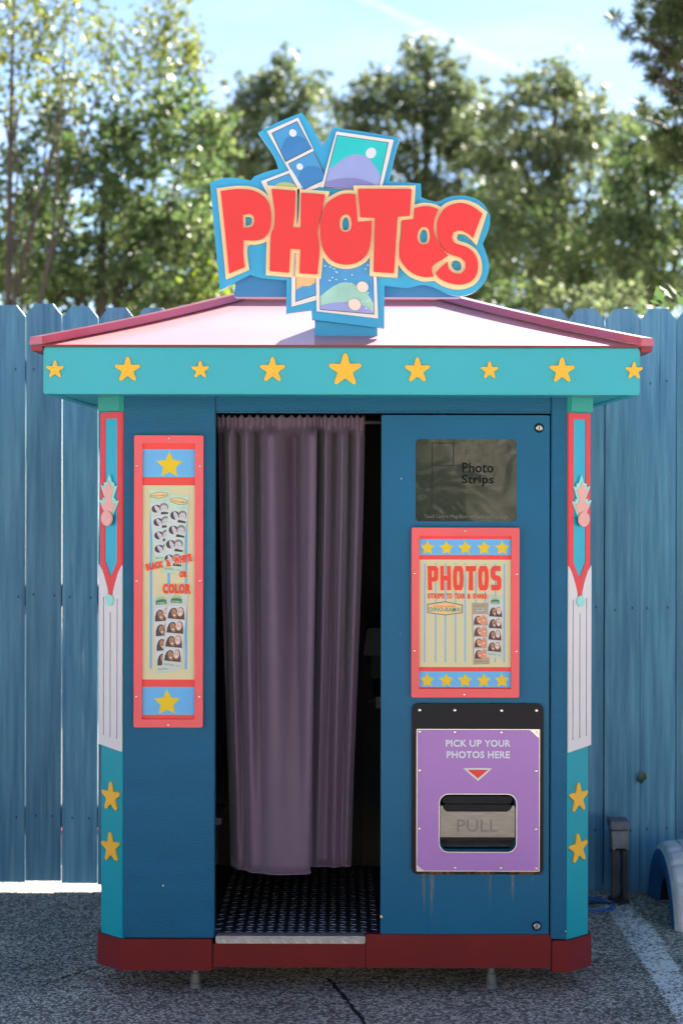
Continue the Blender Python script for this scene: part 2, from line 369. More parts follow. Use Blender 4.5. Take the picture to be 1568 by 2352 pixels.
# ------------------------------------------------------------------ mesh builder
class MB:
    def __init__(s): s.v = []; s.f = []; s.m = []; s.mats = []
    def mi(s, mat):
        if mat not in s.mats: s.mats.append(mat)
        return s.mats.index(mat)
    def add(s, verts, faces, mat):
        o = len(s.v); k = s.mi(mat)
        s.v += [tuple(map(float, p)) for p in verts]
        for f in faces: s.f.append(tuple(i + o for i in f)); s.m.append(k)
        return s
    def box(s, x0, x1, y0, y1, z0, z1, mat):
        v = [(x, y, z) for x in (x0, x1) for y in (y0, y1) for z in (z0, z1)]
        return s.add(v, [(0, 1, 3, 2), (4, 6, 7, 5), (0, 4, 5, 1), (2, 3, 7, 6), (0, 2, 6, 4), (1, 5, 7, 3)], mat)
    def poly(s, rings, fn, mat):
        """flat polygon (first ring outer, others holes), fn((a,b)) -> xyz"""
        tris = tessellate_polygon([[Vector((a, b, 0)) for a, b in r] for r in rings])
        return s.add([fn(p) for r in rings for p in r], tris, mat)
    def prism(s, rings, fn, d0, d1, mat, side=None):
        """fn(a, b, d) -> xyz; front face at d0, back at d1"""
        tris = tessellate_polygon([[Vector((a, b, 0)) for a, b in r] for r in rings])
        flat = [p for r in rings for p in r]; n = len(flat)
        s.add([fn(a, b, d0) for a, b in flat] + [fn(a, b, d1) for a, b in flat],
              list(tris) + [tuple(i + n for i in reversed(t)) for t in tris], mat)
        o = 0
        for r in rings:
            k = len(r)
            vs = [fn(a, b, d0) for a, b in r] + [fn(a, b, d1) for a, b in r]
            s.add(vs, [(i, (i + 1) % k, (i + 1) % k + k, i + k) for i in range(k)], side or mat)
            o += k
        return s
    def tube(s, pts, rads, mat, n=8, caps=True):
        pts = [Vector(p) for p in pts]
        if not hasattr(rads, '__len__'): rads = [rads] * len(pts)
        vs, fs = [], []
        ref = Vector((0.31, 0.17, 0.93))
        for i, p in enumerate(pts):
            t = (pts[min(i + 1, len(pts) - 1)] - pts[max(i - 1, 0)])
            t = t.normalized() if t.length > 1e-9 else Vector((0, 0, 1))
            a = t.cross(ref)
            if a.length < 0.05: a = t.cross(Vector((1, 0, 0)))
            a.normalize(); b = t.cross(a)
            for k in range(n):
                g = 2 * math.pi * k / n
                vs.append(p + (a * math.cos(g) + b * math.sin(g)) * rads[i])
        for i in range(len(pts) - 1):
            for k in range(n):
                fs.append((i * n + k, i * n + (k + 1) % n, (i + 1) * n + (k + 1) % n, (i + 1) * n + k))
        if caps:
            fs.append(tuple(range(n - 1, -1, -1))); fs.append(tuple((len(pts) - 1) * n + k for k in range(n)))
        return s.add(vs, fs, mat)
    def lathe(s, prof, c, axis, mat, n=24):
        """prof: (radius, height along axis)"""
        ax = Vector(axis).normalized(); a = ax.orthogonal().normalized(); b = ax.cross(a); c = Vector(c)
        vs, fs = [], []
        for r, h in prof:
            for k in range(n):
                g = 2 * math.pi * k / n
                vs.append(c + ax * h + (a * math.cos(g) + b * math.sin(g)) * r)
        for i in range(len(prof) - 1):
            for k in range(n):
                fs.append((i * n + k, i * n + (k + 1) % n, (i + 1) * n + (k + 1) % n, (i + 1) * n + k))
        fs.append(tuple(range(n - 1, -1, -1))); fs.append(tuple((len(prof) - 1) * n + k for k in range(n)))
        return s.add(vs, fs, mat)
    def text(s, body, box, fn, mat, bold=0.0, rot=0.0, extrude=0.0, shear=0.0):
        """lettering fitted to box (a0,b0,a1,b1), b grows downwards as on the drawing; fn((a,b)) -> xyz"""
        vs, fs = text_geo(body, bold, shear)
        if not len(vs): return s
        mn, mx = vs.min(0), vs.max(0)
        a0, b0, a1, b1 = box
        ca, cb = (a0 + a1) / 2, (b0 + b1) / 2
        out = []
        for x, y in vs:
            a = a0 + (x - mn[0]) / (mx[0] - mn[0]) * (a1 - a0); b = b1 + (y - mn[1]) / (mx[1] - mn[1]) * (b0 - b1)
            da, db = a - ca, b - cb
            out.append(fn((ca + da * math.cos(rot) - db * math.sin(rot), cb + da * math.sin(rot) + db * math.cos(rot))))
        return s.add(out, fs, mat)
    def build(s, name, parent=None, smooth=False, bevel=0.0, seg=2, label=None):
        me = bpy.data.meshes.new(name)
        me.from_pydata(s.v, [], s.f)
        for m in s.mats: me.materials.append(m)
        me.polygons.foreach_set("material_index", s.m)
        bm = bmesh.new(); bm.from_mesh(me)
        bmesh.ops.remove_doubles(bm, verts=bm.verts, dist=1e-6)
        bmesh.ops.recalc_face_normals(bm, faces=bm.faces)
        if bevel:
            ed = [e for e in bm.edges if len(e.link_faces) == 2 and e.calc_face_angle(0) > R(35)]
            bmesh.ops.bevel(bm, geom=ed, offset=bevel, segments=seg, affect='EDGES', clamp_overlap=True)
        if smooth:
            for f in bm.faces: f.smooth = True
        bm.to_mesh(me); bm.free()
        return link(me, name, parent, label)

def link(me, name, parent=None, label=None):
    o = bpy.data.objects.new(name, me); col.objects.link(o)
    if parent is not None:
        o.parent = parent
        o.matrix_parent_inverse = Matrix.Translation(-Vector(ORIG.get(parent.name, (0, 0, 0))))
    if label: o["label"] = label
    return o

_TG = {}
def text_geo(body, bold, shear):
    k = (body, bold, shear)
    if k in _TG: return _TG[k]
    cu = bpy.data.curves.new("lettering_source", 'FONT'); cu.body = body; cu.offset = bold; cu.shear = shear
    cu.resolution_u = 3; cu.fill_mode = 'FRONT'; cu.space_character = 1.0 + bold * 2
    ob = bpy.data.objects.new("lettering_source", cu); col.objects.link(ob)
    dg = bpy.context.evaluated_depsgraph_get(); dg.update()
    me = bpy.data.meshes.new_from_object(ob.evaluated_get(dg))
    vs = np.array([(v.co.x, v.co.y) for v in me.vertices]); fs = [tuple(p.vertices) for p in me.polygons]
    bpy.data.objects.remove(ob); bpy.data.curves.remove(cu); bpy.data.meshes.remove(me)
    _TG[k] = (vs, fs)
    return _TG[k]

ORIG = {}
def thing(name, label, cat, loc, group=None):
    o = bpy.data.objects.new(name, None); col.objects.link(o)
    o.empty_display_size = 0.1; o.location = loc
    ORIG[o.name] = tuple(loc)
    o["label"] = label; o["category"] = cat
    if group: o["group"] = group
    return o
def tag(o, label, cat, group=None):
    o["label"] = label; o["category"] = cat
    if group: o["group"] = group
    return o
def kind(o, k): o["kind"] = k; return o

def smooth_ring(pts, n=4, sharp=48):
    """Catmull-Rom through the points, keeping corners sharper than `sharp` degrees."""
    P = [np.array(p, float) for p in pts]; N = len(P); out = []
    def is_sharp(i):
        a = P[i] - P[i - 1]; b = P[(i + 1) % N] - P[i]
        c = np.dot(a, b) / (np.linalg.norm(a) * np.linalg.norm(b) + 1e-12)
        return math.degrees(math.acos(max(-1, min(1, c)))) > sharp
    S = [is_sharp(i) for i in range(N)]
    for i in range(N):
        p1, p2 = P[i], P[(i + 1) % N]
        p0 = 2 * p1 - p2 if S[i] else P[i - 1]
        p3 = 2 * p2 - p1 if S[(i + 1) % N] else P[(i + 2) % N]
        if S[i] and S[(i + 1) % N]: out.append(tuple(p1)); continue
        for k in range(n):
            t = k / n
            out.append(tuple(0.5 * ((2 * p1) + (-p0 + p2) * t + (2 * p0 - 5 * p1 + 4 * p2 - p3) * t * t + (-p0 + 3 * p1 - 3 * p2 + p3) * t ** 3)))
    return out
def area(r): return 0.5 * sum(r[i - 1][0] * r[i][1] - r[i][0] * r[i - 1][1] for i in range(len(r)))
def offset_ring(r, d):
    """grow a closed ring by d (negative shrinks)"""
    if area(r) < 0: r = r[::-1]
    N = len(r); out = []
    for i in range(N):
        p = np.array(r[i], float); a = p - np.array(r[i - 1], float); b = np.array(r[(i + 1) % N], float) - p
        a /= np.linalg.norm(a) + 1e-12; b /= np.linalg.norm(b) + 1e-12
        na, nb = np.array((a[1], -a[0])), np.array((b[1], -b[0]))
        m = na + nb; L2 = np.dot(m, m)
        m = m * (2 / L2) if L2 > 0.35 else m / math.sqrt(L2 + 1e-9) * 1.6
        out.append(tuple(p + m * d))
    return out
def rrect(x0, y0, x1, y1, r, n=5):
    out = []
    for cx, cy, a0 in ((x1 - r, y0 + r, -90), (x1 - r, y1 - r, 0), (x0 + r, y1 - r, 90), (x0 + r, y0 + r, 180)):
        for k in range(n + 1):
            a = R(a0 + 90 * k / n); out.append((cx + r * math.cos(a), cy + r * math.sin(a)))
    return out
def ell(cx, cy, rx, ry, n=16, rot=0.0):
    return [(cx + rx * math.cos(t) * math.cos(rot) - ry * math.sin(t) * math.sin(rot), cy + rx * math.cos(t) * math.sin(rot) + ry * math.sin(t) * math.cos(rot))
            for t in [2 * math.pi * k / n for k in range(n)]]
def star_ring(cx, cy, r, inner=0.5, rot=0.0, squash=1.0):
    return [(cx + squash * (r if k % 2 == 0 else r * inner) * math.sin(math.pi * k / 5 + rot), cy - (r if k % 2 == 0 else r * inner) * math.cos(math.pi * k / 5 + rot)) for k in range(10)]
def starfish_ring(cx, cy, r, rot=0.0):
    """five plump rounded arms"""
    out = []
    for k in range(5):
        a = 2 * math.pi * k / 5 + rot
        for da, rr in ((-0.42, 0.55), (-0.165, 0.86), (-0.055, 0.985), (0.055, 0.985), (0.165, 0.86), (0.42, 0.55), (0.628, 0.47)):
            out.append((cx + r * rr * math.sin(a + da), cy - r * rr * math.cos(a + da)))
    return out

def front(Y):                       # elevation drawing -> point on the vertical plane at depth Y
    return lambda p: (X(p[0]), Y, Z(p[1]))
def fr3(a, b, d): return (X(a), d, Z(b))
def rect(a0, b0, a1, b1): return [(a0, b0), (a1, b0), (a1, b1), (a0, b1)]

# ================================================================== SETTING
def sheet(name, x0, x1, y0, y1, z, mat):
    b = MB().add([(x0, y0, z), (x1, y0, z), (x1, y1, z), (x0, y1, z)], [(0, 1, 2, 3)], mat)
    return kind(b.build(name), 'structure')
sheet("ground", -600, 600, -600, 600, -0.012, M["sand"])
sheet("asphalt_pavement", -30, 30, 4.35, 7.95, 0.0, M["asphalt"])
sheet("bounce_paving", -30, 30, -34, 4.345, 0.0, M["concrete"])  # unseen pale paving, added to throw sunlight back at the booth front

def sky_dir(u, v, dist): return Vector((u - 784.0, F, 1095.0 - v)).normalized() * dist + Vector((0, 0, CAM_H))
ct = []
for i in range(25):
    t = i / 24
    p = sky_dir(700 + 760 * t, -65 + 350 * t, 3400); q = Vector((0.45, 0, 0.9)) * (9 + 5 * t)
    ct.append((p + q, p - q))
CT = ct
def fade_attr(o, fn):
    a = o.data.attributes.new("fade", 'FLOAT', 'POINT')
    a.data.foreach_set("value", [fn(v.co) for v in o.data.vertices])
def GX(u, v):                       # point of the ground seen at drawing position
    Y = CAM_H * F / (v - 1095.0); return ((u - 784.0) * Y / F, Y)
def strip_mesh(name, rows, z, mat, ncross=6):
    vs, fs = [], []
    for (a, b) in rows:
        for k in range(ncross + 1):
            t = k / ncross
            vs.append((a[0] + (b[0] - a[0]) * t, a[1] + (b[1] - a[1]) * t, z))
    w = ncross + 1
    for i in range(len(rows) - 1):
        for k in range(ncross): fs.append((i * w + k, i * w + k + 1, (i + 1) * w + k + 1, (i + 1) * w + k))
    o = MB().add(vs, fs, mat).build(name)
    return o, w
rows = []
for i in range(26):
    t = i / 25
    v = 2070 + (2500 - 2070) * t
    l = np.interp(v, [2070, 2160, 2214, 2352, 2500], [1372, 1432, 1472, 1554, 1640])
    r = np.interp(v, [2070, 2130, 2214, 2352, 2500], [1440, 1508, 1556, 1650, 1750])
    rows.append((GX(l, v), GX(r, v)))
o, w = strip_mesh("white_line_marking", rows, 0.004, M["line_paint"], 8)
cnt = [0]
def fl(co, w=w):
    k = cnt[0] % w; i = cnt[0] // w; cnt[0] += 1
    return (0.55 if k in (0, w - 1) else (0.92 if k in (1, w - 2) else 1.0)) * min(1.0, 0.72 + i * 0.05)
# remove_doubles keeps the order, so the index gives row and column
fade_attr(o, fl); kind(o, 'structure')

def crack(pts, wid):
    rows = []; rr = random.Random(3)
    for i in range(len(pts) - 1):
        for k in range(9):
            t = k / 9
            u = pts[i][0] + (pts[i + 1][0] - pts[i][0]) * t + rr.uniform(-4, 4); v = pts[i][1] + (pts[i + 1][1] - pts[i][1]) * t
            g = GX(u, v); h = wid * rr.uniform(0.45, 1.3)
            rows.append(((g[0] - h, g[1]), (g[0] + h, g[1])))
    o, w = strip_mesh("pavement_crack", rows, 0.0015, pmat("dark_crack_filler", (0.010, 0.010, 0.010), 0.95), 1)
    return kind(o, 'structure')
crack([(756, 2248), (772, 2268), (800, 2300), (826, 2334), (850, 2370)], 0.0075)
crack([(100, 2268), (150, 2246), (200, 2230), (232, 2222)], 0.0035)

# vapour trail high in the sky: ice crystals, mostly see-through
cm = bpy.data.materials.new("vapour_trail_ice"); cm.use_nodes = True
nt = cm.node_tree; nt.nodes.remove(nt.nodes["Principled BSDF"])
tl = nd(nt, "ShaderNodeBsdfTranslucent"); tl.inputs[0].default_value = (0.9, 0.9, 0.9, 1)
tp = nd(nt, "ShaderNodeBsdfTransparent"); mxs = nd(nt, "ShaderNodeMixShader")
at = nd(nt, "ShaderNodeAttribute"); at.attribute_name = "fade"
nt.links.new(at.outputs["Fac"], mxs.inputs[0]); nt.links.new(tp.outputs[0], mxs.inputs[1]); nt.links.new(tl.outputs[0], mxs.inputs[2])
nt.links.new(mxs.outputs[0], nt.nodes["Material Output"].inputs["Surface"])
vs_, fd_ = [], []
for i, (p, q) in enumerate(CT):
    for k in range(5): vs_.append(tuple(p.lerp(q, k / 4))); fd_.append((0, .03, .07, .04, 0)[k] * (0.6 + 0.4 * math.sin(i * 1.3) ** 2) * (1 - 0.5 * i / 24))
o = MB().add(vs_, [(i * 5 + k, i * 5 + k + 1, i * 5 + k + 6, i * 5 + k + 5) for i in range(24) for k in range(4)], cm).build("vapour_trail")
a_ = o.data.attributes.new("fade", 'FLOAT', 'POINT'); a_.data.foreach_set("value", fd_)
kind(o, 'structure')

# ------------------------------------------------------------------ fence
FY = 7.50
PITCH = 82.93 * FY / F
fence = thing("wooden_fence", "tall blue painted board fence with clipped corners standing behind the booth", "fence", (0, FY, 0))
def picket_mesh(k, wid, split, h=2.368):
    h = h; c, ch = 0.036, 0.046
    a = MB(); w2 = wid / 2
    lean = random.Random(k).uniform(-0.002, 0.002)
    ring = [(-w2, 0), (w2, 0), (w2 + lean, h - ch), (w2 - c + lean, h), (-w2 + c + lean, h), (-w2 + lean, h - ch)]
    fn = lambda p, q, d: (p, d, q)
    if split:                                     # a drying crack runs down from the top
        s0 = 0.006
        ring = ring[:3] + [(w2 - c + lean, h), (s0 + 0.003, h), (s0 - 0.001, h - 0.55), (s0 - 0.0025, h - 0.3), (s0, h)] + ring[4:]
    a.prism([ring], fn, 0, 0.019, M["fence"])
    rr = random.Random(k + 50)
    for z in (2.098, 1.173, 0.264):
        for sx in (-0.52, 0.52):
            x, zz = sx * w2 + rr.uniform(-.008, .008), z + rr.uniform(-.01, .01)
            a.prism([ell(x, zz, 0.0032, 0.0055, 8)], fn, -0.0015, 0.004, M["nail"])
    me = a.build("picket_source").data
    ob = [o for o in bpy.data.objects if o.data == me][0]; bpy.data.objects.remove(ob)
    return me
PM = [picket_mesh(k, 0.1449, False) for k in range(3)] + [picket_mesh(7, 0.1449, True)]
PMR = [picket_mesh(k + 20, 0.1444, False, 2.402) for k in range(3)] + [picket_mesh(27, 0.1444, True, 2.402)]
rr = random.Random(9)
for k in range(-16, 37):
    u = 60 + 82.93 * k - 41.5
    mset = PM if k < 9 else PMR
    me = mset[3] if k == 19 - 1 + 0 and False else mset[rr.randrange(3)]
    if k == 18: me = PMR[3]
    o = link(me, "picket", fence)
    dz = {0: 0.034, 1: 0.040, 2: 0.030, 3: 0.024}.get(k, 0.028 + rr.uniform(-0.012, 0.010) if k < 9 else -0.008 + rr.uniform(-0.008, 0.006))
    o.location = (X(u, FY) + rr.uniform(-.0007, .0007), FY + rr.uniform(-0.001, 0.004), dz)
    o.rotation_euler = (0, R(rr.uniform(-0.03, 0.03)), R(rr.uniform(-0.8, 0.8)))
for z in (2.134, 1.209, 0.300):
    MB().box(-5.2, 5.2, FY + 0.024, FY + 0.062, z - 0.045, z + 0.045, M["rail"]).build("rail", fence)
for k in range(9, 37):              # added battens block light behind the right-hand boards, so their gaps read dark
    xg = X(60 + 82.93 * k, FY)
    MB().box(xg - 0.03, xg + 0.03, FY + 0.064, FY + 0.078, 0.02, 2.30, M["rail"]).build("light_stop_batten", fence)
for x in (-4.1, -1.7, 0.8, 3.1):
    MB().box(x - 0.045, x + 0.045, FY + 0.080, FY + 0.16, -0.01, 2.2, M["rail"]).build("post", fence)

# pale ground works seen through the gaps between the boards
k = MB().box(-7, 7, 8.22, 8.34, -0.012, 0.105, M["kerb_red"]).build("red_kerb", bevel=0.01)
tag(k, "low red painted kerb seen through the gaps under the fence", "kerb")

# unseen pale building added behind the camera to bounce sunlight onto the booth front
hall = thing("bounce_building", "long cream building added behind the camera as a sunlight bounce", "building", (0, -16, 0))
MB().box(-19, 19, -22, -16, 0, 5.6, M["cream_wall"]).build("wall", hall)
MB().box(-19.4, 19.4, -22.4, -15.4, 5.6, 5.85, M["roof_edge"]).build("roof", hall)
for i in range(9):
    x = -16 + i * 4.0
    w = MB().box(x - 0.85, x + 0.85, -15.99, -15.93, 1.0, 2.6, M["s_white"]).build("window", hall)
    MB().box(x - 0.75, x + 0.75, -15.929, -15.925, 1.1, 2.5, M["dark"]).build("pane", w)

# ================================================================== PHOTO BOOTH
booth = thing("photo_booth", "blue and teal photo booth with starred fascia and pink hipped roof", "photo booth", (0, 6.55, 0))
B0 = 6.0
ZT = Z(906)            # soffit line
ZB = Z(2155)           # top of the base
# ---- body panels
MB().box(X(284), X(494.6), B0, B0 + 0.05, ZB, ZT, M["navy_grain"]).build("side_panel", booth, bevel=0.003)
MB().box(X(495), X(1264), B0 + 0.006, B0 + 0.05, Z(946), ZT, M["navy_grain"]).build("header_panel", booth, bevel=0.002)
MB().box(X(495.5), X(1263.5), B0 - 0.001, B0 + 0.045, Z(948.6), Z(946.2), M["navy"]).build("header_lip", booth)
MB().box(X(1265), X(1302.6), B0, B0 + 0.05, Z(2156), ZT, M["navy_grain"]).build("stile", booth, bevel=0.003)
# ---- side, back, interior
def wall(name, x0, x1, y0, y1, z0, z1, m): return MB().box(x0, x1, y0, y1, z0, z1, m).build(name, booth)
xl, xr = X(283) - 0.079, X(1303) + 0.079
wall("side_wall", xl + 0.004, xl + 0.03, B0 + 0.085, 7.14, ZB, ZT - 0.003, M["teal_deep"])
wall("side_wall", xr - 0.03, xr - 0.004, B0 + 0.085, 7.14, ZB, ZT - 0.003, M["teal_deep"])
wall("back_wall", xl + 0.031, xr - 0.031, 7.10, 7.14, ZB, ZT - 0.003, M["dark"])
wall("inner_partition", X(280), X(300), B0 + 0.09, 7.09, 0.20, ZT - 0.01, M["dark"])
wall("inner_partition", X(1010), X(1024), B0 + 0.06, 7.09, 0.20, ZT - 0.01, M["brown_wall"])
wall("back_panel", X(842), X(1005), 7.04, 7.09, 0.20, ZT - 0.015, M["brown_wall"])
wall("ceiling_panel", xl + 0.04, xr - 0.04, B0 + 0.055, 7.09, ZT - 0.046, ZT - 0.02, M["dark"])
# ---- chamfered corner pilasters
W45 = 0.112
def chamfer(side):
    x0 = X(283) if side < 0 else X(1303)
    c = math.sqrt(0.5)
    def fn(s, v, d):                # s 0..1 from the front edge outwards, v drawing height, d metres proud of the face
        return (x0 + side * (s * W45 * c + d * c), B0 + s * W45 * c - d * c, Z(v))
    return fn
def pil(side):
    f = chamfer(side)
    g = lambda a, b, d: f(a, b, d)
    MB().prism([rect(0, 906.3, 1, 2157)], g, 0.0, -0.012, M["teal_deep"]).build("corner_pilaster", booth)
    MB().prism([rect(-0.02, 907.5, 1.04, 944.5)], g, 0.016, -0.004, M["teal_cap"]).build("pilaster_cap", booth, bevel=0.0025)
    # red border with a long cyan inset that tapers to a point, stem below
    V = lambda z: (920 + z / 4.9) / 1.0204
    outer = [(-0.02, V(228)), (1.0, V(228)), (1.0, V(1985)), (0.86, V(2060)), (0.70, V(2190)), (0.61, V(2290)), (0.585, 1370), (0.415, 1370), (0.39, V(2290)), (0.30, V(2190)), (0.14, V(2060)), (-0.02, V(1985))]
    inner = [(0.21, V(300)), (0.785, V(300)), (0.785, V(1950)), (0.5, V(2135)), (0.21, V(1950))]
    MB().prism([outer, inner], g, 0.0065, 0.0, M["red_strip"]).build("red_border", booth)
    MB().prism([offset_ring(inner, 0.0)], g, 0.004, 0.0006, M["cyan"]).build("cyan_inset", booth)
    wp = [(-0.02, V(1990)), (0.13, V(2068)), (0.285, V(2195)), (0.375, V(2292)), (0.40, 1372), (0.60, 1372), (0.625, V(2292)), (0.715, V(2195)), (0.87, V(2068)), (1.06, V(1990)), (1.06, 1717.5), (-0.02, 1727)]
    grooves = []
    for s_, v0, v1 in ((0.18, 1376, 1700), (0.505, 1409, 1698), (0.82, 1374.5, 1695)):
        grooves.append(rect(s_ - 0.024, v0, s_ + 0.024, v1))
    MB().prism([wp] + grooves, g, 0.0075, 0.0025, M["white"]).build("fluted_white_panel", booth)
    bt = MB().prism([ell(0.5, 1381, 0.185, 13.2, 22)], g, 0.013, 0.0078, M["aqua"]).build("aqua_button", booth, bevel=0.002)
    # flame ornament
    pts = [(210, 940), (240, 1032), (268, 1042), (268, 1082), (302, 1072), (258, 1212), (285, 1222), (278, 1248), (318, 1245), (252, 1418), (160, 1398), (96, 1240), (138, 1246), (132, 1216), (164, 1222), (110, 1070), (152, 1082), (152, 1042), (183, 1034)]
    sc = lambda a, b: (1 - (a - 98) / 242.0, V(b))
    MB().prism([[sc(*p) for p in pts]], g, 0.0110, 0.0068, M["aqua"]).build("flame_ornament", booth)
    pin = [(207, 1010), (232, 1092), (266, 1098), (238, 1222), (250, 1276), (284, 1280), (243, 1402), (164, 1395), (132, 1282), (170, 1274), (176, 1222), (148, 1098), (184, 1094)]
    MB().prism([[sc(*p) for p in pin]], g, 0.0135, 0.0112, M["coral"]).build("flame_core", booth)
    MB().prism([ell(sc(202, 1452)[0], V(1452), 0.26, 17.4, 24)], g, 0.0195, 0.0138, M["coral"]).build("coral_ball", booth, bevel=0.003)
    for v, rot in ((1836, -0.05), (1953, 0.03)):
        ring = [(0.5 + (a / W45) * 1.0, v + b * 700) for a, b in starfish_ring(0, 0, 0.051, (rot + 0.06) * -side)]
        MB().prism([ring], g, 0.006, 0.0006, M["star"]).build("star", booth)
pil(-1); pil(1)

# ---- base skirt
zb0, zb1 = Z(2228), Z(2156)
def base_seg(name, pts, z0, z1):
    fn = lambda a, b, d: (a, b, d)
    return MB().prism([pts], fn, z0, z1, M["maroon"]).build(name, booth, bevel=0.002)
e = 0.012
xlb, xrb = X(283) - 0.079 - e, X(1303) + 0.079 + e
base_seg("base_skirt", [(X(490), B0 - e), (X(283) - e * 0.4, B0 - e), (xlb, B0 + 0.079 - e * 0.4), (xlb, 7.15), (xlb + 0.03, 7.15), (xlb + 0.03, B0 + 0.10), (X(490), B0 + 0.10)], zb0, zb1)
base_seg("base_skirt", [(X(1268), B0 - e), (X(1303) + e * 0.4, B0 - e), (xrb, B0 + 0.079 - e * 0.4), (xrb, 7.15), (xrb - 0.03, 7.15), (xrb - 0.03, B0 + 0.10), (X(1268), B0 + 0.10)], Z(2231), Z(2158))
MB().box(X(491), X(841.5), B0 - 0.006, B0 + 0.03, Z(2222), Z(2166.5), M["maroon"]).build("base_skirt", booth, bevel=0.002)
MB().box(X(842), X(1267), B0 - 0.0055, B0 + 0.03, Z(2222.4), Z(2145), M["maroon"]).build("base_skirt", booth, bevel=0.002)
# ---- entrance floor of tread plate
zf = Z(2150)
MB().box(X(301), X(1009), B0 + 0.052, 7.09, zf - 0.02, zf, M["tread"]).build("tread_floor", booth)
lg = MB(); px = 0.0345
for i in range(18):
    for j in range(30):
        x, y = X(500) + i * px, B0 + 0.05 + j * px
        if x > X(868): continue
        a = R(24) if (i + j) % 2 else R(-24)
        c_, s_ = math.cos(a), math.sin(a); l, w = 0.0125, 0.0019
        vs = [(x + p * c_ - q * s_, y + p * s_ + q * c_, z) for z, k in ((zf + 0.0005, 1), (zf + 0.0020, 0.6)) for p, q in ((-l * k, 0), (0, -w * k), (l * k, 0), (0, w * k))]
        lg.add(vs, [(0, 1, 5, 4), (1, 2, 6, 5), (2, 3, 7, 6), (3, 0, 4, 7), (4, 5, 6, 7)], M["lug"])
kind(lg.build("tread_pattern", booth), 'stuff')
ns = MB().box(X(498), X(841), B0 - 0.013, B0 + 0.034, Z(2166), Z(2149.2) + 0.001, M["alu"])
nose = ns.build("step_nosing", booth, bevel=0.003)
rb = MB()
for i in range(12):
    x = X(514) + i * (X(830) - X(514)) / 11.6
    z0, z1 = Z(2164), Z(2152)
    rb.add([(x - .012, B0 - .0136, z1), (x - .008, B0 - .0155, z1), (x + .012, B0 - .0136, z0), (x + .008, B0 - .0155, z0), (x - .004, B0 - .0136, z1), (x + 0.019, B0 - .0136, z0)],
           [(0, 1, 3, 2), (1, 4, 5, 3)], M["alu"])
rb.build("nosing_rib", nose)
# ---- feet
for u, m in ((452, M["pipe"]), (1130, M["foot_teal"])):
    x = X(u, 6.09)
    MB().lathe([(0.012, 0.15), (0.012, 0.05), (0.0155, 0.046), (0.0165, 0.018), (0.020, 0.012), (0.021, 0.0)], (x, 6.09, 0.0), (0, 0, 1), m, 20).build("levelling_foot", booth, smooth=False)
for u in (300, 1250):
    MB().lathe([(0.012, 0.15), (0.012, 0.05), (0.0155, 0.046), (0.0165, 0.018), (0.020, 0.012), (0.021, 0.0)], (X(u), 6.95, 0.0), (0, 0, 1), M["pipe"], 14).build("levelling_foot", booth)
MB().box(X(1190), X(1232), 6.12, 6.40, Z(2236), Z(2226), M["gun"]).build("vent_box", booth, bevel=0.003)
wall("underside", X(290), X(1296), B0 + 0.10, 7.10, 0.145, 0.16, M["dark"])

# ---- curtain rod and camera console inside
MB().tube([(X(494), 6.10, Z(968)), (X(876), 6.10, Z(968))], 0.006, M["pipe"], 10).build("curtain_rod", booth, smooth=True)
cb = MB()
def frustum(mb, x0, x1, y0, y1, z0, z1, ins, mat):
    vs = [(x0, y0, z0), (x1, y0, z0), (x1, y1, z0), (x0, y1, z0), (x0 + ins, y0 + 0.01, z1), (x1, y0 + 0.01, z1), (x1, y1, z1), (x0 + ins, y1, z1)]
    return mb.add(vs, [(0, 1, 2, 3), (7, 6, 5, 4), (0, 4, 5, 1), (1, 5, 6, 2), (2, 6, 7, 3), (3, 7, 4, 0)], mat)
y = 6.62
frustum(cb, X(834, y), X(900, y), y, y + 0.2, Z(1506, y), Z(1443, y), 0.015, M["gun"]).build("console_box", booth, bevel=0.006)
MB().box(X(852, y), X(900, y), y + 0.02, y + 0.16, Z(1560, y), Z(1507, y), M["black"]).build("console_pedestal", booth, bevel=0.004)
MB().lathe([(0.002, -0.001), (0.03, 0), (0.052, 0.02), (0.052, 0.10), (0.03, 0.13)], (X(860, y), y + 0.05, Z(1588, y)), (1, 0, 0.1), M["black"], 20).build("stool_cushion", booth, smooth=True)
MB().tube([(X(846, y), y, Z(1612, y)), (X(872, y), y, Z(1603, y))], 0.006, M["gun"], 8).build("bracket_arm", booth)
MB().box(X(864, y), X(876, y), y - 0.01, y + 0.02, Z(1626, y), Z(1600, y), M["pipe"]).build("bracket", booth, bevel=0.002)
y = 6.30
MB().box(X(470, y), X(510, y), y, y + 0.3, Z(1896, y), Z(1880, y), M["outlet"]).build("bench_edge", booth, bevel=0.004)
MB().tube([(X(500, y), y + .02, Z(1896, y)), (X(497, y), y + .05, Z(1990, y))], 0.004, M["gun"], 8).build("bench_leg", booth)

# ---- door with window, poster and photo slot
D0 = B0 + 0.002
door = MB().prism([rrect(875.6, 953, 1261.5, 2150, 2, 2), rrect(954.2, 1008.3, 1185.7, 1197, 9, 5), rrect(1012, 1825, 1183, 1951, 18, 5)], fr3, D0, D0 + 0.035, M["navy"]).build("door", booth)
MB().box(X(878), X(1259), D0 + 0.075, D0 + 0.085, Z(2148), Z(955), M["dark"]).build("door_backing", door)
def lock(u, v):
    f = (X(u), D0, Z(v))
    lk = MB().lathe([(0.0155, 0.0), (0.0155, 0.004), (0.013, 0.006), (0.0125, 0.004)], f, (0, -1, 0), M["black"], 24).build("lock", door)
    c = MB().lathe([(0.0105, 0.0042), (0.0105, 0.0072), (0.0085, 0.0085), (0.007, 0.007)], f, (0, -1, 0), M["chrome"], 20)
    c.box(f[0] - 0.0015, f[0] + 0.0015, f[1] - 0.0078, f[1] - 0.0071, f[2] - 0.0045, f[2] + 0.0045, M["black"])
    c.build("lock_barrel", door)
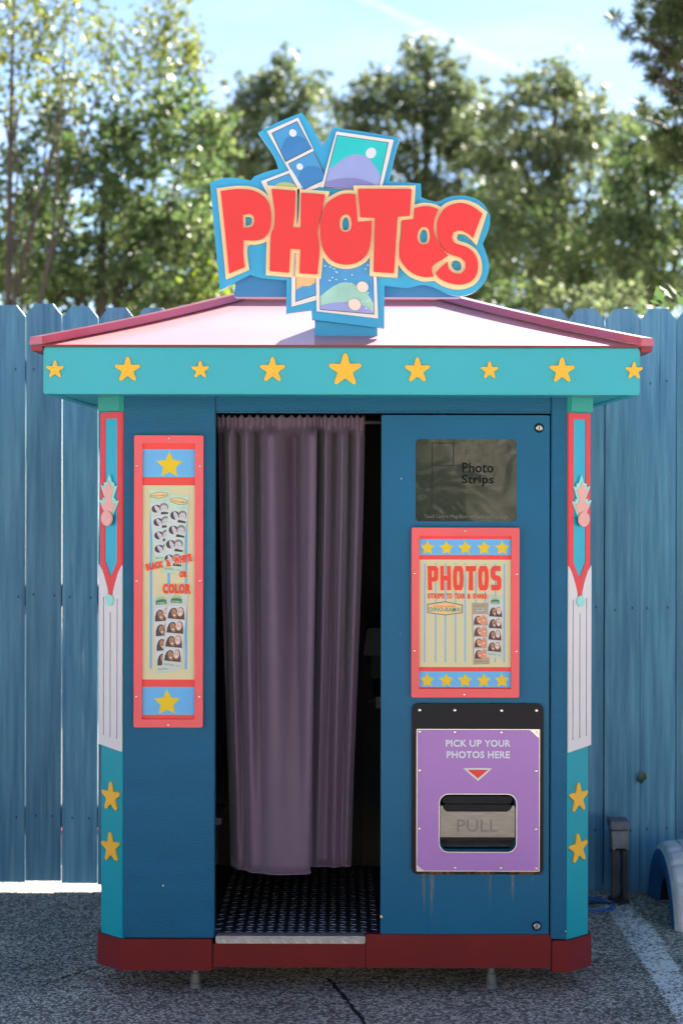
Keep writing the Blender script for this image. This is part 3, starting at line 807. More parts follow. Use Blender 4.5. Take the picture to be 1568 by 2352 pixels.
lock(1237, 982); lock(1234, 2126)
# smoked glass screen
scr = MB().prism([rrect(952.5, 1006.5, 1187.5, 1199, 9, 5)], fr3, D0 + 0.0045, D0 + 0.010, M["glass"]).build("display_screen", door)
ink = pmat("grey_screen_print", (0.007, 0.007, 0.008), 0.6, spec=0.1)
ink2 = pmat("pale_screen_print", (0.15, 0.155, 0.155), 0.5)
MB().text("Photo", (1061.5, 1062, 1133, 1085), front(D0 + 0.0028), ink, 0.016).build("lettering", scr)
MB().text("Strips", (1060, 1090, 1133.5, 1116), front(D0 + 0.0028), ink, 0.016).build("lettering", scr)
MB().text("Touch Card or MagicBand or Room Card to Begin", (974, 1181, 1167, 1192), front(D0 + 0.0028), ink2, 0.0).build("lettering", scr)
ink3 = pmat("faint_screen_print", (0.022, 0.024, 0.024), 0.5, spec=0.2)
gm = MB()
gm.poly([rect(991, 1016, 1042, 1070), rect(993, 1018, 1040, 1068)], front(D0 + 0.0030), ink3)
gm.poly([rect(991, 1016, 993.2, 1170)], front(D0 + 0.0032), ink3)
gm.build("printed_strip_outline", scr)

# ---- shared screws
sm = MB().lathe([(0.0052, 0.0), (0.0050, 0.0012), (0.0036, 0.0023), (0.0018, 0.0024), (0.0016, 0.0014)], (0, 0, 0), (0, -1, 0), M["chrome"], 12)
_t = sm.build("screw_source"); SCREW = _t.data; bpy.data.objects.remove(_t)
def screw(u, v, y, parent, k=1.0):
    o = link(SCREW, "screw", parent); o.location = (X(u), y, Z(v)); o.scale = (k, k, k); return o

# ---- posters
def quadmap(q, y):
    (ax, ay), (bx, by), (cx, cy), (dx, dy) = q      # TL TR BR BL
    def fn(p):
        s, t = p
        u = (1 - t) * ((1 - s) * ax + s * bx) + t * ((1 - s) * dx + s * cx)
        v = (1 - t) * ((1 - s) * ay + s * by) + t * ((1 - s) * dy + s * cy)
        return (X(u), y, Z(v))
    return fn
def photo_strip(q, y, parent, style, seed, smax=1.0):
    rr = random.Random(seed)
    m = MB(); st = 0.00012
    paper = {'bw': M["p_mint"], 'col': M["p_paper"], 'tan': M["p_tan"]}[style]
    L = lambda k: quadmap(q, y - k * st)
    m.poly([rect(0, 0, 1, 1)], L(0), paper)
    if style == 'bw':
        m.poly([[(0.05, .055), (.5, .035), (.93, .055), (.93, .105), (.5, .128), (.05, .105)]], L(1), M["p_badgeline"])
        m.poly([[(0.09, .058), (.5, .041), (.89, .058), (.89, .101), (.5, .121), (.09, .101)]], L(2), M["p_badge"])
        m.text("DINO-RAMA!", (0.13, 0.075, 0.86, 0.099), L(3), M["p_tealtext"], 0.02)
    else:
        if style == 'col':
            m.poly([ell(.45, .055, .25, .036)], L(1), M["p_leafgreen"])
            m.poly([[(.17, .125), (.17, .072), (.32, .063), (.5, .058), (.72, .068), (.74, .125)]], L(2), M["p_green"])
        else:
            m.poly([rect(.2, .085, .76, .135)], L(2), M["p_ink"])
            m.poly([rect(.22, .088, .74, .132)], L(3), M["p_paper"])
            for i in range(9): m.poly([ell(.15 + .075 * i, .035 + .02 * rr.random(), .02, .008, 7)], L(2), M["p_ink"])
        m.text("ANIMAL", (0.23, 0.094, 0.69, 0.118), L(4), M["p_paper"] if style == 'col' else M["p_ink"], 0.02)
    y0, dy, h = (0.185, 0.185, 0.165) if style != 'col' else (0.165, 0.188, 0.172)
    for i in range(4):
        t = y0 + dy * i; b = t + h
        m.poly([rect(.06, t, .95, b)], L(1), M["p_photo"])
        j = rr.uniform(-.03, .03)
        def clip(r): return [(min(max(a, .06), .95), min(max(c, t + .002), b)) for a, c in r]
        hair1, skin1, hair2, skin2 = {'bw': (M["p_dark"], M["p_bwskin"], M["p_grey"], M["p_bwskin"]),
                                      'col': (M["p_dark"], M["p_skin"], M["p_brown"], M["p_pale"]),
                                      'tan': (M["p_brown"], M["p_peach"], M["p_peach"], M["p_peach"])}[style]
        if style == 'bw':
            m.poly([clip(ell(.34 + j, t + h * .50, .25, h * .34, 16))], L(2), hair1)
            m.poly([clip(ell(.42 + j, t + h * .62, .19, h * .26, 16, 0.3))], L(3), skin1)
            m.poly([clip(ell(.72 + j, t + h * .40, .23, h * .36, 16))], L(4), hair2)
            m.poly([clip(ell(.72 + j, t + h * .52, .17, h * .30, 16))], L(5), skin2)
            m.poly([clip([(.50, b), (.56, t + h * .78), (.95, t + h * .86), (.95, b)])], L(6), hair1)
            m.poly([clip([(.08, b), (.20, t + h * .80), (.50, t + h * .84), (.52, b)])], L(7), M["p_photo"])
        else:
            m.poly([clip([(.08, b), (.10, t + h * .62), (.18, t + h * .30), (.32, t + h * .14), (.47, t + h * .18), (.56, t + h * .45), (.56, b)])], L(2), hair1)
            m.poly([clip(ell(.42 + j, t + h * .58, .16, h * .33, 16, 0.15))], L(3), skin1)
            m.poly([clip([(.52, b), (.52, t + h * .40), (.58, t + h * .14), (.70, t + h * .04), (.83, t + h * .14), (.90, t + h * .50), (.94, b)])], L(4), hair2)
            m.poly([clip(ell(.70 + j, t + h * .44, .15, h * .34, 16))], L(5), skin2)
            m.poly([clip(ell(.70 + j, t + h * .60, .06, h * .05, 10))], L(6), M["white_print"])
            m.poly([clip(ell(.42 + j, t + h * .72, .06, h * .045, 10))], L(6), M["white_print"])
        for ex in ((.36, .48, .55), (.65, .77, .40)) if style != 'bw' else ((.38, .50, .58), (.66, .78, .50)):
            for k in (0, 1): m.poly([ell(ex[k] + j, t + h * ex[2], .022, h * .028, 8)], L(8), M["p_ink"])
    m.text("Walt Disney", (0.10, 0.935, 0.62, 0.965), L(2), M["p_ink"], 0.0, shear=0.4)
    m.text("World", (0.68, 0.940, 0.93, 0.962), L(2), M["p_badgeline"], 0.0)
    return m.build("photo_strip", parent)

PY = B0 - 0.018       # face of the poster frames
def poster(outer, inner, parent):
    p = MB().prism([rrect(*outer, 4, 3), rect(*inner)], fr3, PY, B0 + 0.0012, M["frame_red"]).build("poster_panel", parent, bevel=0.0015)
    return p
PP = B0 - 0.007       # printed sheet
p1 = poster((309.6, 1001, 468, 1670), (328.6, 1019.6, 449, 1651.5), booth)
m = MB()
m.prism([rect(327, 1018, 450.5, 1653)], fr3, PP, PP + 0.004, M["p_red"])
f1 = front(PP - 0.0006); f2 = front(PP - 0.0012); f3 = front(PP - 0.0018)
m.poly([rect(328.6, 1033, 449, 1096.7)], f1, M["p_blue"])
m.poly([rect(328.6, 1115.6, 449, 1561)], f1, M["p_cream"])
m.poly([rect(328.6, 1578, 449, 1642)], f1, M["p_blue"])
for u in (348.4, 388.8, 428.8): m.poly([rect(u - 2.8, 1160, u + 2.8, 1537)], f2, M["p_blue"])
m.build("printed_sheet", p1)
for u, v in ((390, 1069.5), (385.6, 1614.5)):
    s = MB().poly([star_ring(u, v, 32.0, 0.5, 0.0)], f2, M["p_lime"]).poly([star_ring(u, v, 29.5, 0.49)], f3, M["p_yellow"]).build("printed_star", p1)
def zq(pts, sc, ox, oy): return [((ox + a / sc) / 1.0204, (oy + b / sc) / 1.0204) for a, b in pts]
photo_strip(zq([(215, 205), (705, 170), (840, 1975), (345, 2010)], 10.69, 330, 1130), PP - 0.0020, p1, 'bw', 1)
photo_strip(zq([(750, 295), (1235, 360), (1030, 2305), (540, 2265)], 10.69, 330, 1130), PP - 0.0034, p1, 'bw', 2)
photo_strip(zq([(300, 170), (780, 130), (905, 2080), (405, 2125)], 10.69, 330, 1380), PP - 0.0020, p1, 'col', 3)
photo_strip(zq([(700, 110), (1200, 140), (1035, 2030), (550, 1978)], 10.69, 330, 1380), PP - 0.0034, p1, 'col', 4)
def red_text(body, box, parent, rot=0.0, bold=0.075):
    d = 1.3
    b = MB()
    b.text(body, (box[0] - d, box[1] - d, box[2] + d, box[3] + d), front(PP - 0.0050), M["p_glow"], bold + 0.02, rot)
    b.text(body, box, front(PP - 0.0056), M["p_text"], bold, rot)
    return b.build("lettering", parent)
rt = R(-11)
red_text("BLACK", (336.5, 1291.5, 376.5, 1308), p1, rt)
red_text("&", (383, 1285.5, 394, 1302), p1, rt)
red_text("WHITE", (399.5, 1276, 442, 1293.5), p1, rt)
red_text("OR", (413.5, 1312, 431.5, 1327), p1)
red_text("COLOR", (375, 1341, 440, 1364), p1)
for a, b in ((398.0, 1028.6), (323.1, 1092.4), (469.0, 1093), (322.6, 1361.8), (469.0, 1361.8), (322.4, 1632.3), (464.9, 1632), (388.9, 1697.8)):
    pass
for u, v in ((390, 1008), (316.6, 1071), (460.5, 1071), (316.4, 1334), (460.5, 1334), (316, 1599.5), (460, 1599), (389, 1664)):
    screw(u, v, PY - 0.0002, p1, 0.7)

p2 = poster((944.6, 1211, 1191.6, 1600), (962.5, 1230, 1172.8, 1580), door)
m = MB()
m.prism([rect(961, 1228.5, 1174.3, 1581.5)], fr3, PP, PP + 0.004, M["p_red"])
m.poly([rect(962.5, 1237.5, 1172.8, 1274)], f1, M["p_blue"])
m.poly([rect(962.5, 1284.6, 1172.8, 1531)], f1, M["p_cream"])
m.poly([rect(962.5, 1541, 1172.8, 1577)], f1, M["p_blue"])
for zx in (347, 425, 493, 565, 632, 707, 771, 845, 908):
    u = (880 + zx / 3.0154) / 1.0204
    m.poly([rect(u - 1.3, 1293.4, u + 1.3, 1520)], f2, M["p_blue"])
m.build("printed_sheet", p2)
for v in (1257.8, 1561.8):
    for u in (981.4, 1024.9, 1067.8, 1110.7, 1152.3):
        MB().poly([star_ring(u, v, 17.6, 0.52)], f2, M["p_lime"]).poly([star_ring(u, v, 16.0, 0.5)], f3, M["p_yellow"]).build("printed_star", p2)
GL = {
 'P': [[(0, 16), (7.5, 16), (9.6, 14.3), (9.6, 7.4), (8, 5.6), (3.9, 5.6), (4.3, 0), (0.3, 0)], [(3.9, 12.8), (5.6, 12.6), (5.6, 8.8), (3.9, 8.6)]],
 'H': [[(0, 16), (3.5, 16), (3.4, 9.7), (6.2, 9.7), (6, 16), (9.5, 16), (9.9, 0), (6.1, 0), (6.2, 6.3), (3.7, 6.3), (3.9, 0), (0.2, 0)]],
 'O': [[(2, 16), (8, 16), (9.5, 13.4), (9.9, 8), (9.5, 2.6), (8, 0), (2, 0), (0.5, 2.6), (0.1, 8), (0.5, 13.4)], [(4.2, 12.4), (5.8, 12.4), (6.3, 8), (5.8, 3.6), (4.2, 3.6), (3.7, 8)]],
 'T': [[(0, 16), (10, 16), (9.6, 12.4), (6.9, 12.4), (7.3, 0), (2.9, 0), (3.3, 12.4), (0.4, 12.4)]],
 'S': [[(9.2, 16), (2.2, 16), (0.3, 13.6), (0.3, 9), (2, 7), (6, 6), (6, 3.6), (0.6, 3.6), (1, 0), (8, 0), (9.8, 2.2), (9.8, 7.4), (8.2, 9.4), (4.2, 10.2), (4.2, 12.6), (9.2, 12.6)]],
}
b = MB()
for i, ch in enumerate("PHOTOS"):
    x0 = 981.6 + i * 28.75; w_ = 25.5
    rings = [[(x0 + a / 10 * w_, 1355 - c / 16 * 56) for a, c in r] for r in GL[ch]]
    b.poly([offset_ring(rings[0], -1.6 if area(rings[0]) < 0 else 1.6)] + [offset_ring(h, -1.2) for h in rings[1:]], front(PP - 0.0024), M["p_glow"])
    b.poly(rings, front(PP - 0.0030), M["p_text"])
b.build("lettering", p2)
b = MB()
for wd, a0, a1 in (("STRIPS", 982, 1020), ("TO", 1025, 1037.5), ("TEAR", 1043, 1068), ("&", 1073, 1080.5), ("SHARE", 1085.5, 1117.5)):
    b.text(wd, (a0 + .9, 1363, a1 + .9, 1375.5), front(PP - 0.0024), M["p_glow"], 0.06)
    b.text(wd, (a0, 1362, a1, 1374.2), front(PP - 0.0030), M["p_text"], 0.045)
b.build("lettering", p2)
hexa = zq([(150, 105), (450, 58), (742, 115), (742, 255), (450, 295), (150, 255)], 7.127, 980, 1400)
bd = MB().poly([hexa], front(PP - 0.0020), M["p_badgeline"]).poly([offset_ring(hexa, -2.2)], front(PP - 0.0026), M["p_badge"]).build("badge", p2)
q = zq([(250, 130), (625, 152), (180, 158), (715, 232)], 7.127, 980, 1400)
b = MB().text("CHESTER & HESTER'S", (q[0][0], q[0][1], q[1][0], q[1][1]), front(PP - 0.0032), M["p_text"], 0.02)
b.text("DINO-RAMA!", (q[2][0] - .8, q[2][1] - .8, q[3][0] + .8, q[3][1] + .8), front(PP - 0.0029), M["p_glow"], 0.07)
b.text("DINO-RAMA!", (q[2][0], q[2][1], q[3][0], q[3][1]), front(PP - 0.0033), M["p_tealtext"], 0.03)
b.build("lettering", p2)
photo_strip(zq([(895, 85), (1165, 85), (1190, 1105), (920, 1115)], 7.127, 980, 1400), PP - 0.0020, p2, 'tan', 5)
photo_strip(zq([(1172, -40), (1420, -30), (1392, 1010), (1135, 985)], 7.127, 980, 1400), PP - 0.0034, p2, 'col', 6)
for u, v in ((1067, 1218), (951.8, 1316), (1186, 1317), (951.8, 1493), (1185, 1494), (1066, 1593)):
    screw(u, v, PY - 0.0002, p2, 0.7)

# ---- pick-up unit
bp_ = MB().prism([rrect(946.7, 1615, 1248, 2006, 14, 5), rrect(1010.5, 1822.5, 1184.7, 1953, 21, 6)], fr3, B0 - 0.010, D0 - 0.0006, M["black"]).build("slot_backplate", door)
pl = MB().prism([rrect(957.5, 1673, 1238.5, 1998, 1.5, 2), rrect(1009.5, 1821.7, 1185.7, 1954, 21, 6)], fr3, B0 - 0.0155, B0 - 0.0106, M["purple"], side=M["chrome"]).build("pickup_plate", door)
rim = MB().prism([rrect(1008.4, 1820.6, 1186.8, 1955.1, 22, 6), rrect(1009.8, 1822, 1185.4, 1953.7, 20.8, 6)], fr3, B0 - 0.0168, B0 - 0.0150, M["chrome"]).build("slot_rim", pl)
brd = MB().prism([rrect(957.0, 1672.4, 1239.0, 1998.6, 2, 2), rrect(958.4, 1673.9, 1237.6, 1997.1, 1.2, 2)], fr3, B0 - 0.0162, B0 - 0.0140, M["chrome"]).build("plate_edge", pl)
t1 = front(B0 - 0.0166); t2 = front(B0 - 0.0172)
b = MB()
for wd, a0, a1, v0, v1 in (("PICK", 1023.8, 1072, 1696.8, 1713), ("UP", 1078, 1106, 1696.8, 1713), ("YOUR", 1112, 1172, 1696.8, 1713), ("PHOTOS", 1026, 1112, 1722.8, 1739.2), ("HERE", 1120, 1170.5, 1722.8, 1739.2)):
    b.text(wd, (a0, v0, a1, v1), t1, M["white_print"], 0.028)
b.build("lettering", pl)
tri = smooth_ring([(1068.5, 1762), (1125, 1762), (1127, 1765), (1100.5, 1789), (1095, 1789), (1067, 1765)], 3, 80)
MB().poly([tri], t1, M["s_white"]).poly([[(1073.5, 1765.5), (1121, 1765.5), (1097.5, 1785.2)]], t2, M["p_text"]).build("arrow_mark", pl)
for tri_ in ([(1216, 1674.2), (1237, 1674.2), (1237, 1693)], [(958.6, 1984), (974, 1996.8), (958.6, 1996.8)]):
    MB().poly([tri_], t1, M["chrome"]).build("peeled_corner", pl)
for zx, zy in ((313, 69), (560, 69), (890, 71), (1136, 70)):
    screw((880 + zx / 3.0154) / 1.0204, (1640 + zy / 3.0154) / 1.0204, B0 - 0.0102, bp_, 1.0)
for zx, zy in ((313, 219), (560, 221), (888, 223), (1137, 225), (313, 492), (1133, 495), (311, 903), (1133, 907), (311, 1180), (563, 1180), (887, 1180), (1136, 1182)):
    screw((880 + zx / 3.0154) / 1.0204, (1640 + zy / 3.0154) / 1.0204, B0 - 0.0157, pl, 0.95)
# hopper
hp = MB()
hp.box(X(1004), X(1191), B0 + 0.060, B0 + 0.066, Z(1960), Z(1816), M["black"])
hp.box(X(1004), X(1191), B0 + 0.003, B0 + 0.059, Z(1960), Z(1954.5), M["steel_dark"])
hp.build("hopper", door)
MB().prism([rrect(1017, 1829, 1178, 1846.5, 7, 4)], fr3, B0 + 0.010, B0 + 0.05, M["black"]).build("hopper_roller", door, bevel=0.004)
MB().prism([rrect(1017, 1847.5, 1178, 1866, 7, 4)], fr3, B0 + 0.004, B0 + 0.05, M["black"]).build("hopper_roller", door, bevel=0.004)
cut = [(1011.5, 1853), (1013.5, 1848.5), (1017.5, 1850), (1020, 1858), (1027, 1863.3), (1165, 1863.3), (1173, 1858), (1177, 1850), (1181, 1848.5), (1183.8, 1853), (1184, 1922), (1011.3, 1922)]
flap = MB().prism([cut], fr3, B0 - 0.003, B0 + 0.002, M["steel"]).build("pull_flap", door, bevel=0.0008)
MB().text("PULL", (1050.5, 1881.5, 1144, 1909.5), front(B0 - 0.0036), M["steel_dark"], 0.0).build("embossed_lettering", flap)
MB().prism([[(1019, 1865.2), (1176, 1865.2), (1176, 1908), (1168, 1917), (1027, 1917), (1019, 1908)], [(1020.2, 1866.4), (1174.8, 1866.4), (1174.8, 1907.4), (1167.4, 1915.8), (1027.6, 1915.8), (1020.2, 1907.4)]], fr3, B0 - 0.0042, B0 - 0.0031, M["steel"]).build("flap_bead", flap)
MB().box(X(1011.5), X(1183.8), B0 + 0.004, B0 + 0.010, Z(1930), Z(1922), M["black"]).build("flap_lip", door)
MB().add([(X(1012), B0 + 0.006, Z(1945)), (X(1183), B0 + 0.006, Z(1945)), (X(1183), B0 + 0.030, Z(1930)), (X(1012), B0 + 0.030, Z(1930))], [(0, 1, 2, 3)], M["steel"]).build("tray_bottom", door)
for zx in (335, 718, 827, 935, 1045): 
    MB().prism([ell((880 + zx / 3.0154) / 1.0204, 1614.2, 2.2 if zx in (335, 1045) else 1.0, 1.6, 8)], fr3, B0 - 0.003, D0, M["black"]).build("hinge_stud", door)
MB().lathe([(0.0045, 0), (0.0045, 0.003), (0.002, 0.0035)], (X(1086.5), D0, Z(1612.8)), (0, -1, 0), M["navy"], 12).build("hinge_stud", door)
# rust on the lower edge and runs below it
def decal(name, u0, v0, u1, v1, y, mat, fadefn, nx=6, nz=14, parent=None):
    vs, fs, fd = [], [], []
    for j in range(nz + 1):
        for i in range(nx + 1):
            s, t = i / nx, j / nz
            vs.append((X(u0 + (u1 - u0) * s), y, Z(v0 + (v1 - v0) * t))); fd.append(fadefn(s, t))
    for j in range(nz):
        for i in range(nx): fs.append((j * (nx + 1) + i, j * (nx + 1) + i + 1, (j + 1) * (nx + 1) + i + 1, (j + 1) * (nx + 1) + i))
    o = MB().add(vs, fs, mat).build(name, parent)
    a = o.data.attributes.new("fade", 'FLOAT', 'POINT'); a.data.foreach_set("value", fd)
    return o
decal("rust_edge", 955, 1996.5, 1246, 2006.3, B0 - 0.0114, M["rust_edge"], lambda s, t: (0.8 + 0.35 * math.sin(s * 9) ** 2), 30, 2, bp_)
for zx, w_, v1, k_ in ((345, 9, 2160, 1.05), (400, 11, 2162, 1.15), (812, 7, 2120, 1.1), (975, 7, 2100, 1.25), (1110, 5, 2080, .95)):
    u = (880 + zx / 3.0154) / 1.0204
    decal("rust_run", u - w_, 2006.6, u + w_, min(v1, 2146), D0 - 0.0009, M["stain"], lambda s, t, k_=k_: k_ * (1 - abs(2 * s - 1) ** 1.5) * (1 - 0.75 * t ** 1.3), 8, 14, door)
for u, v, r_ in ((877.5, 2105, 3.0), (921, 1099, 1.4), (377, 2035, 1.8), (1300.5, 2138, 1.6), (920, 1455, .8)):
    MB().prism([ell(u, v, r_, r_ * 1.1, 7)], fr3, B0 - 0.0012, B0 + 0.0035, M["s_cream"]).build("paint_chip", booth)

# ---- fascia, soffit
FY0, FY1 = 5.73, 7.40
FX = 685 * FY0 / F
fz0, fz1 = Z(906, FY0), Z(797.5, FY0)
t_ = 0.03
for nm, bx in (("fascia", (-FX, FX, FY0, FY0 + t_)), ("fascia", (-FX, FX, FY1 - t_, FY1)), ("fascia", (-FX, -FX + t_, FY0 + t_, FY1 - t_)), ("fascia", (FX - t_, FX, FY0 + t_, FY1 - t_))):
    MB().box(*bx, fz0, fz1, M["teal"]).build(nm, booth, bevel=0.004 if bx[3] - bx[2] < 0.1 else 0)
MB().box(-FX + t_, FX - t_, FY0 + t_, FY1 - t_, fz0 + 0.004, fz0 + 0.02, M["teal"]).build("soffit", booth)
kz = FY0 / F
for i, (u, r_) in enumerate(((127, 21), (293.5, 30.5), (460, 21), (625.5, 30.5), (792, 39.5), (957.5, 30.5), (1123, 21), (1289, 30.5), (1454, 21))):
    v = 850.5
    ring = [((a - 784) * kz, CAM_H - (c - 1095) * kz) for a, c in starfish_ring(u, v, r_, 0.0)]
    MB().prism([ring], lambda a, c, d: (a, d, c), FY0 - 0.0065, FY0 - 0.0004, M["star"]).build("star", booth)

# ---- roof: hipped, slopes flatten slightly towards the eaves
EX, EY0, EY1, EZ = FX + 0.012, FY0 - 0.012, FY1 + 0.012, fz1 + 0.006
RX, RY, RZ = 0.362, 6.565, 2.336
def prof(t): return t - 0.030 * math.sin(math.pi * t)
NT = 14
roof = MB(); ringv = []
for i in range(NT + 1):
    t = i / NT
    z = EZ + (RZ - EZ) * prof(t)
    ringv.append([(-(EX + (RX - EX) * t), EY0 + (RY - EY0) * t, z), ((EX + (RX - EX) * t), EY0 + (RY - EY0) * t, z), ((EX + (RX - EX) * t), EY1 + (RY - EY1) * t, z), (-(EX + (RX - EX) * t), EY1 + (RY - EY1) * t, z)])
for s in range(4):
    vs = [r[s] for r in ringv] + [r[(s + 1) % 4] for r in ringv]
    n = NT + 1
    o = MB().add(vs, [(i, n + i, n + i + 1, i + 1) for i in range(NT)], M["roof"]).build("roof_slope", booth, smooth=True)
def beam(name, pts, w, h, mat, up=0.0, parent=booth, side=None):
    """folded cap: flat-topped bar along pts, w wide across `side`, h high"""
    vs, fs = [], []
    for i, p in enumerate(pts):
        p = Vector(p); s_ = side.normalized() * (w / 2)
        for a, b in ((-1, 0), (1, 0), (0.86, 1), (-0.86, 1)):
            vs.append(p + s_ * a + Vector((0, 0, up + b * h)))
    for i in range(len(pts) - 1):
        for k in range(4): fs.append((i * 4 + k, i * 4 + (k + 1) % 4, (i + 1) * 4 + (k + 1) % 4, (i + 1) * 4 + k))
    fs.append((0, 1, 2, 3)); fs.append(tuple((len(pts) - 1) * 4 + k for k in (3, 2, 1, 0)))
    return MB().add(vs, fs, mat).build(name, parent, bevel=0.0015)
for s in range(4):
    line = [Vector(r[s]) for r in ringv]
    d = (line[0] - line[1]); line = [line[0] + d.normalized() * 0.012] + line[1:]
    dh = Vector((d.x, d.y, 0))
    beam("hip_cap", line, 0.060, 0.024, M["roof_trim"], 0.002, side=Vector((-dh.y, dh.x, 0)))
beam("ridge_cap", [(-RX - 0.012, RY, RZ), (RX + 0.012, RY, RZ)], 0.064, 0.0255, M["roof_trim"], 0.0035, side=Vector((0, 1, 0)))
for sx in (-1, 1):
    x0, x1 = sorted((sx * (FX + 0.0008), sx * (FX + 0.036)))
    MB().box(x0, x1, EY0 + 0.004, EY1, EZ - 0.020, EZ - 0.0012, M["roof_edge"]).build("eave_trim", booth, bevel=0.002)
MB().box(-FX - 0.008, FX + 0.008, EY0 - 0.002, FY0 - 0.0006, EZ - 0.0055, EZ - 0.0005, M["roof_edge"]).build("eave_trim", booth)

# ================================================================== SIGN
SY = 5.86
def S(zx, zy):                       # traced drawing of the sign -> metres on its own plane
    u = (450 + zx / 2.0907) / 1.0204; v = (230 + zy / 2.0907) / 1.0204
    return ((u - 784) * SY / F, CAM_H - (v - 1095) * SY / F)
def SR(pts): return [S(*p) for p in pts]
s3 = lambda a, b, d: (a, d, b)
sign = thing("roof_sign", "cut-out sign with red PHOTOS letters and picture frames standing on the roof", "sign", (0, SY, 2.1))
out = [(85, 415), (150, 393), (220, 392), (286, 405), (302, 384), (360, 362), (420, 346), (393, 275), (320, 170), (420, 117), (535, 71), (575, 128), (635, 238), (650, 212), (685, 143), (850, 166), (1012, 195), (985, 300), (962, 405), (1117, 418), (1120, 485), (1160, 500), (1205, 508), (1245, 486), (1290, 477), (1340, 478), (1390, 493), (1430, 525), (1457, 575), (1450, 640), (1420, 715), (1440, 765), (1452, 815), (1446, 865), (1422, 912), (1380, 948), (1330, 966), (1285, 966), (1240, 953), (1190, 930), (1130, 914), (1050, 928), (940, 918), (940, 1128), (585, 1085), (583, 1038), (458, 1056), (462, 893), (350, 884), (283, 866), (205, 905), (135, 945), (110, 690)]
MB().prism([SR(smooth_ring(out, 4, 30))], s3, SY, SY + 0.030, M["s_blue"]).build("backboard", sign, bevel=0.0018)
# backing box and foot on the roof
MB().prism([[(X(538, 5.92), 2.279), (X(1056, 5.92), 2.279), (X(1062, 5.92), 2.42), (X(548, 5.92), 2.42)]], s3, 5.8915, 5.955, M["s_deep"]).build("support_beam", sign, bevel=0.003)
MB().box(X(722, 5.9), X(866, 5.9), 5.893, 6.06, 2.125, 2.30, M["s_blue"]).build("mounting_foot", sign, bevel=0.002)
# picture frames
def frame(name, ring, holes, fill, d, hills=()):
    fr = MB().prism([SR(ring)], s3, SY - d, SY - d + 0.0055, M["s_white"], side=M["s_line"]).build(name, sign)
    for k, h in enumerate(holes):
        m = MB()
        m.poly([SR(offset_ring(h, 3.0))], lambda p: (p[0], SY - d - 0.0005, p[1]), M["s_line"])
        m.poly([SR(h)], lambda p: (p[0], SY - d - 0.0010, p[1]), fill[k])
        for j, (hk, ring_, mt) in enumerate(hills):
            if hk == k: m.poly([SR(ring_)], lambda p, j=j: (p[0], SY - d - 0.0014 - j * 0.0003, p[1]), mt)
        m.build("picture", fr)
    return fr
def lerp(a, b, t): return (a[0] + (b[0] - a[0]) * t, a[1] + (b[1] - a[1]) * t)
def inq(q, pts): return [lerp(lerp(q[0], q[1], s), lerp(q[3], q[2], s), t) for s, t in pts]
hill = lambda q, h, c: inq(q, [(0, 1), (0, h)] + [(s / 8, h - c * math.sin(math.pi * s / 8)) for s in range(1, 8)] + [(1, h + 0.06), (1, 1)])
A1 = [(390, 175), (510, 118), (580, 248), (455, 312)]; A2 = [(472, 325), (592, 265), (655, 395), (540, 450)]
frame("picture_frame", [(363, 165), (517, 97), (670, 420), (530, 470), (520, 440)], [A1, A2], [M["s_pblue"], M["s_pblue"]], 0.006,
      [(0, hill(A1, .62, .3), M["s_pblue2"]), (0, inq(A1, ell(.68, .28, .13, .13)), M["s_pdot"]), (1, hill(A2, .6, .25), M["s_pblue2"]), (1, inq(A2, ell(.3, .25, .12, .12)), M["s_pdot"])])
C1 = [(368, 415), (472, 375), (512, 445), (380, 470)]
frame("picture_frame", [(335, 410), (485, 352), (540, 445), (370, 480)], [C1], [M["s_pblue"]], 0.0085, [(0, hill(C1, .7, .35), M["p_leafgreen"])])
B1 = [(708, 187), (955, 222), (905, 455), (645, 438)]
frame("picture_frame", [(703, 166), (984, 207), (920, 465), (628, 440)], [B1], [M["s_pteal"]], 0.0105,
      [(0, hill(B1, .66, .36), M["s_plav"]), (0, hill(B1, .90, .12), M["s_plav2"]), (0, inq(B1, ell(.72, .25, .10, .11, 20)), M["s_pdot"])])
D1 = [(510, 800), (600, 800), (602, 965), (508, 996)]
frame("picture_frame", [(487, 760), (625, 760), (607, 991), (485, 1024)], [D1], [M["s_ptan"]], 0.006, [(0, inq(D1, [(0, .72), (.3, .66), (.7, .7), (1, .64), (1, 1), (0, 1)]), M["s_pblue"])])
E1 = [(624, 790), (880, 790), (888, 1058), (628, 1036)]
dots = []
rr = random.Random(4)
for i in range(46):
    s, t = rr.uniform(.06, .95), rr.uniform(.10, .95)
    if s < .45 and t > .45: continue
    dots.append((0, inq(E1, ell(s, t, .014 + .010 * rr.random(), .013, 8)), M["s_pdot"]))
frame("picture_frame", [(603, 780), (897, 780), (909, 1081), (608, 1046)], [E1], [M["s_pblue"]], 0.0085,
      [(0, hill(E1, .74, .30), M["s_pmint"]), (0, hill(E1, .92, .10), M["s_plav"])] + dots[:24] + [(0, inq(E1, ell(.80, .52, .11, .10, 18)), M["s_ppeach"]), (0, inq(E1, ell(.64, .86, .12, .11, 18)), M["s_ppeach"])])
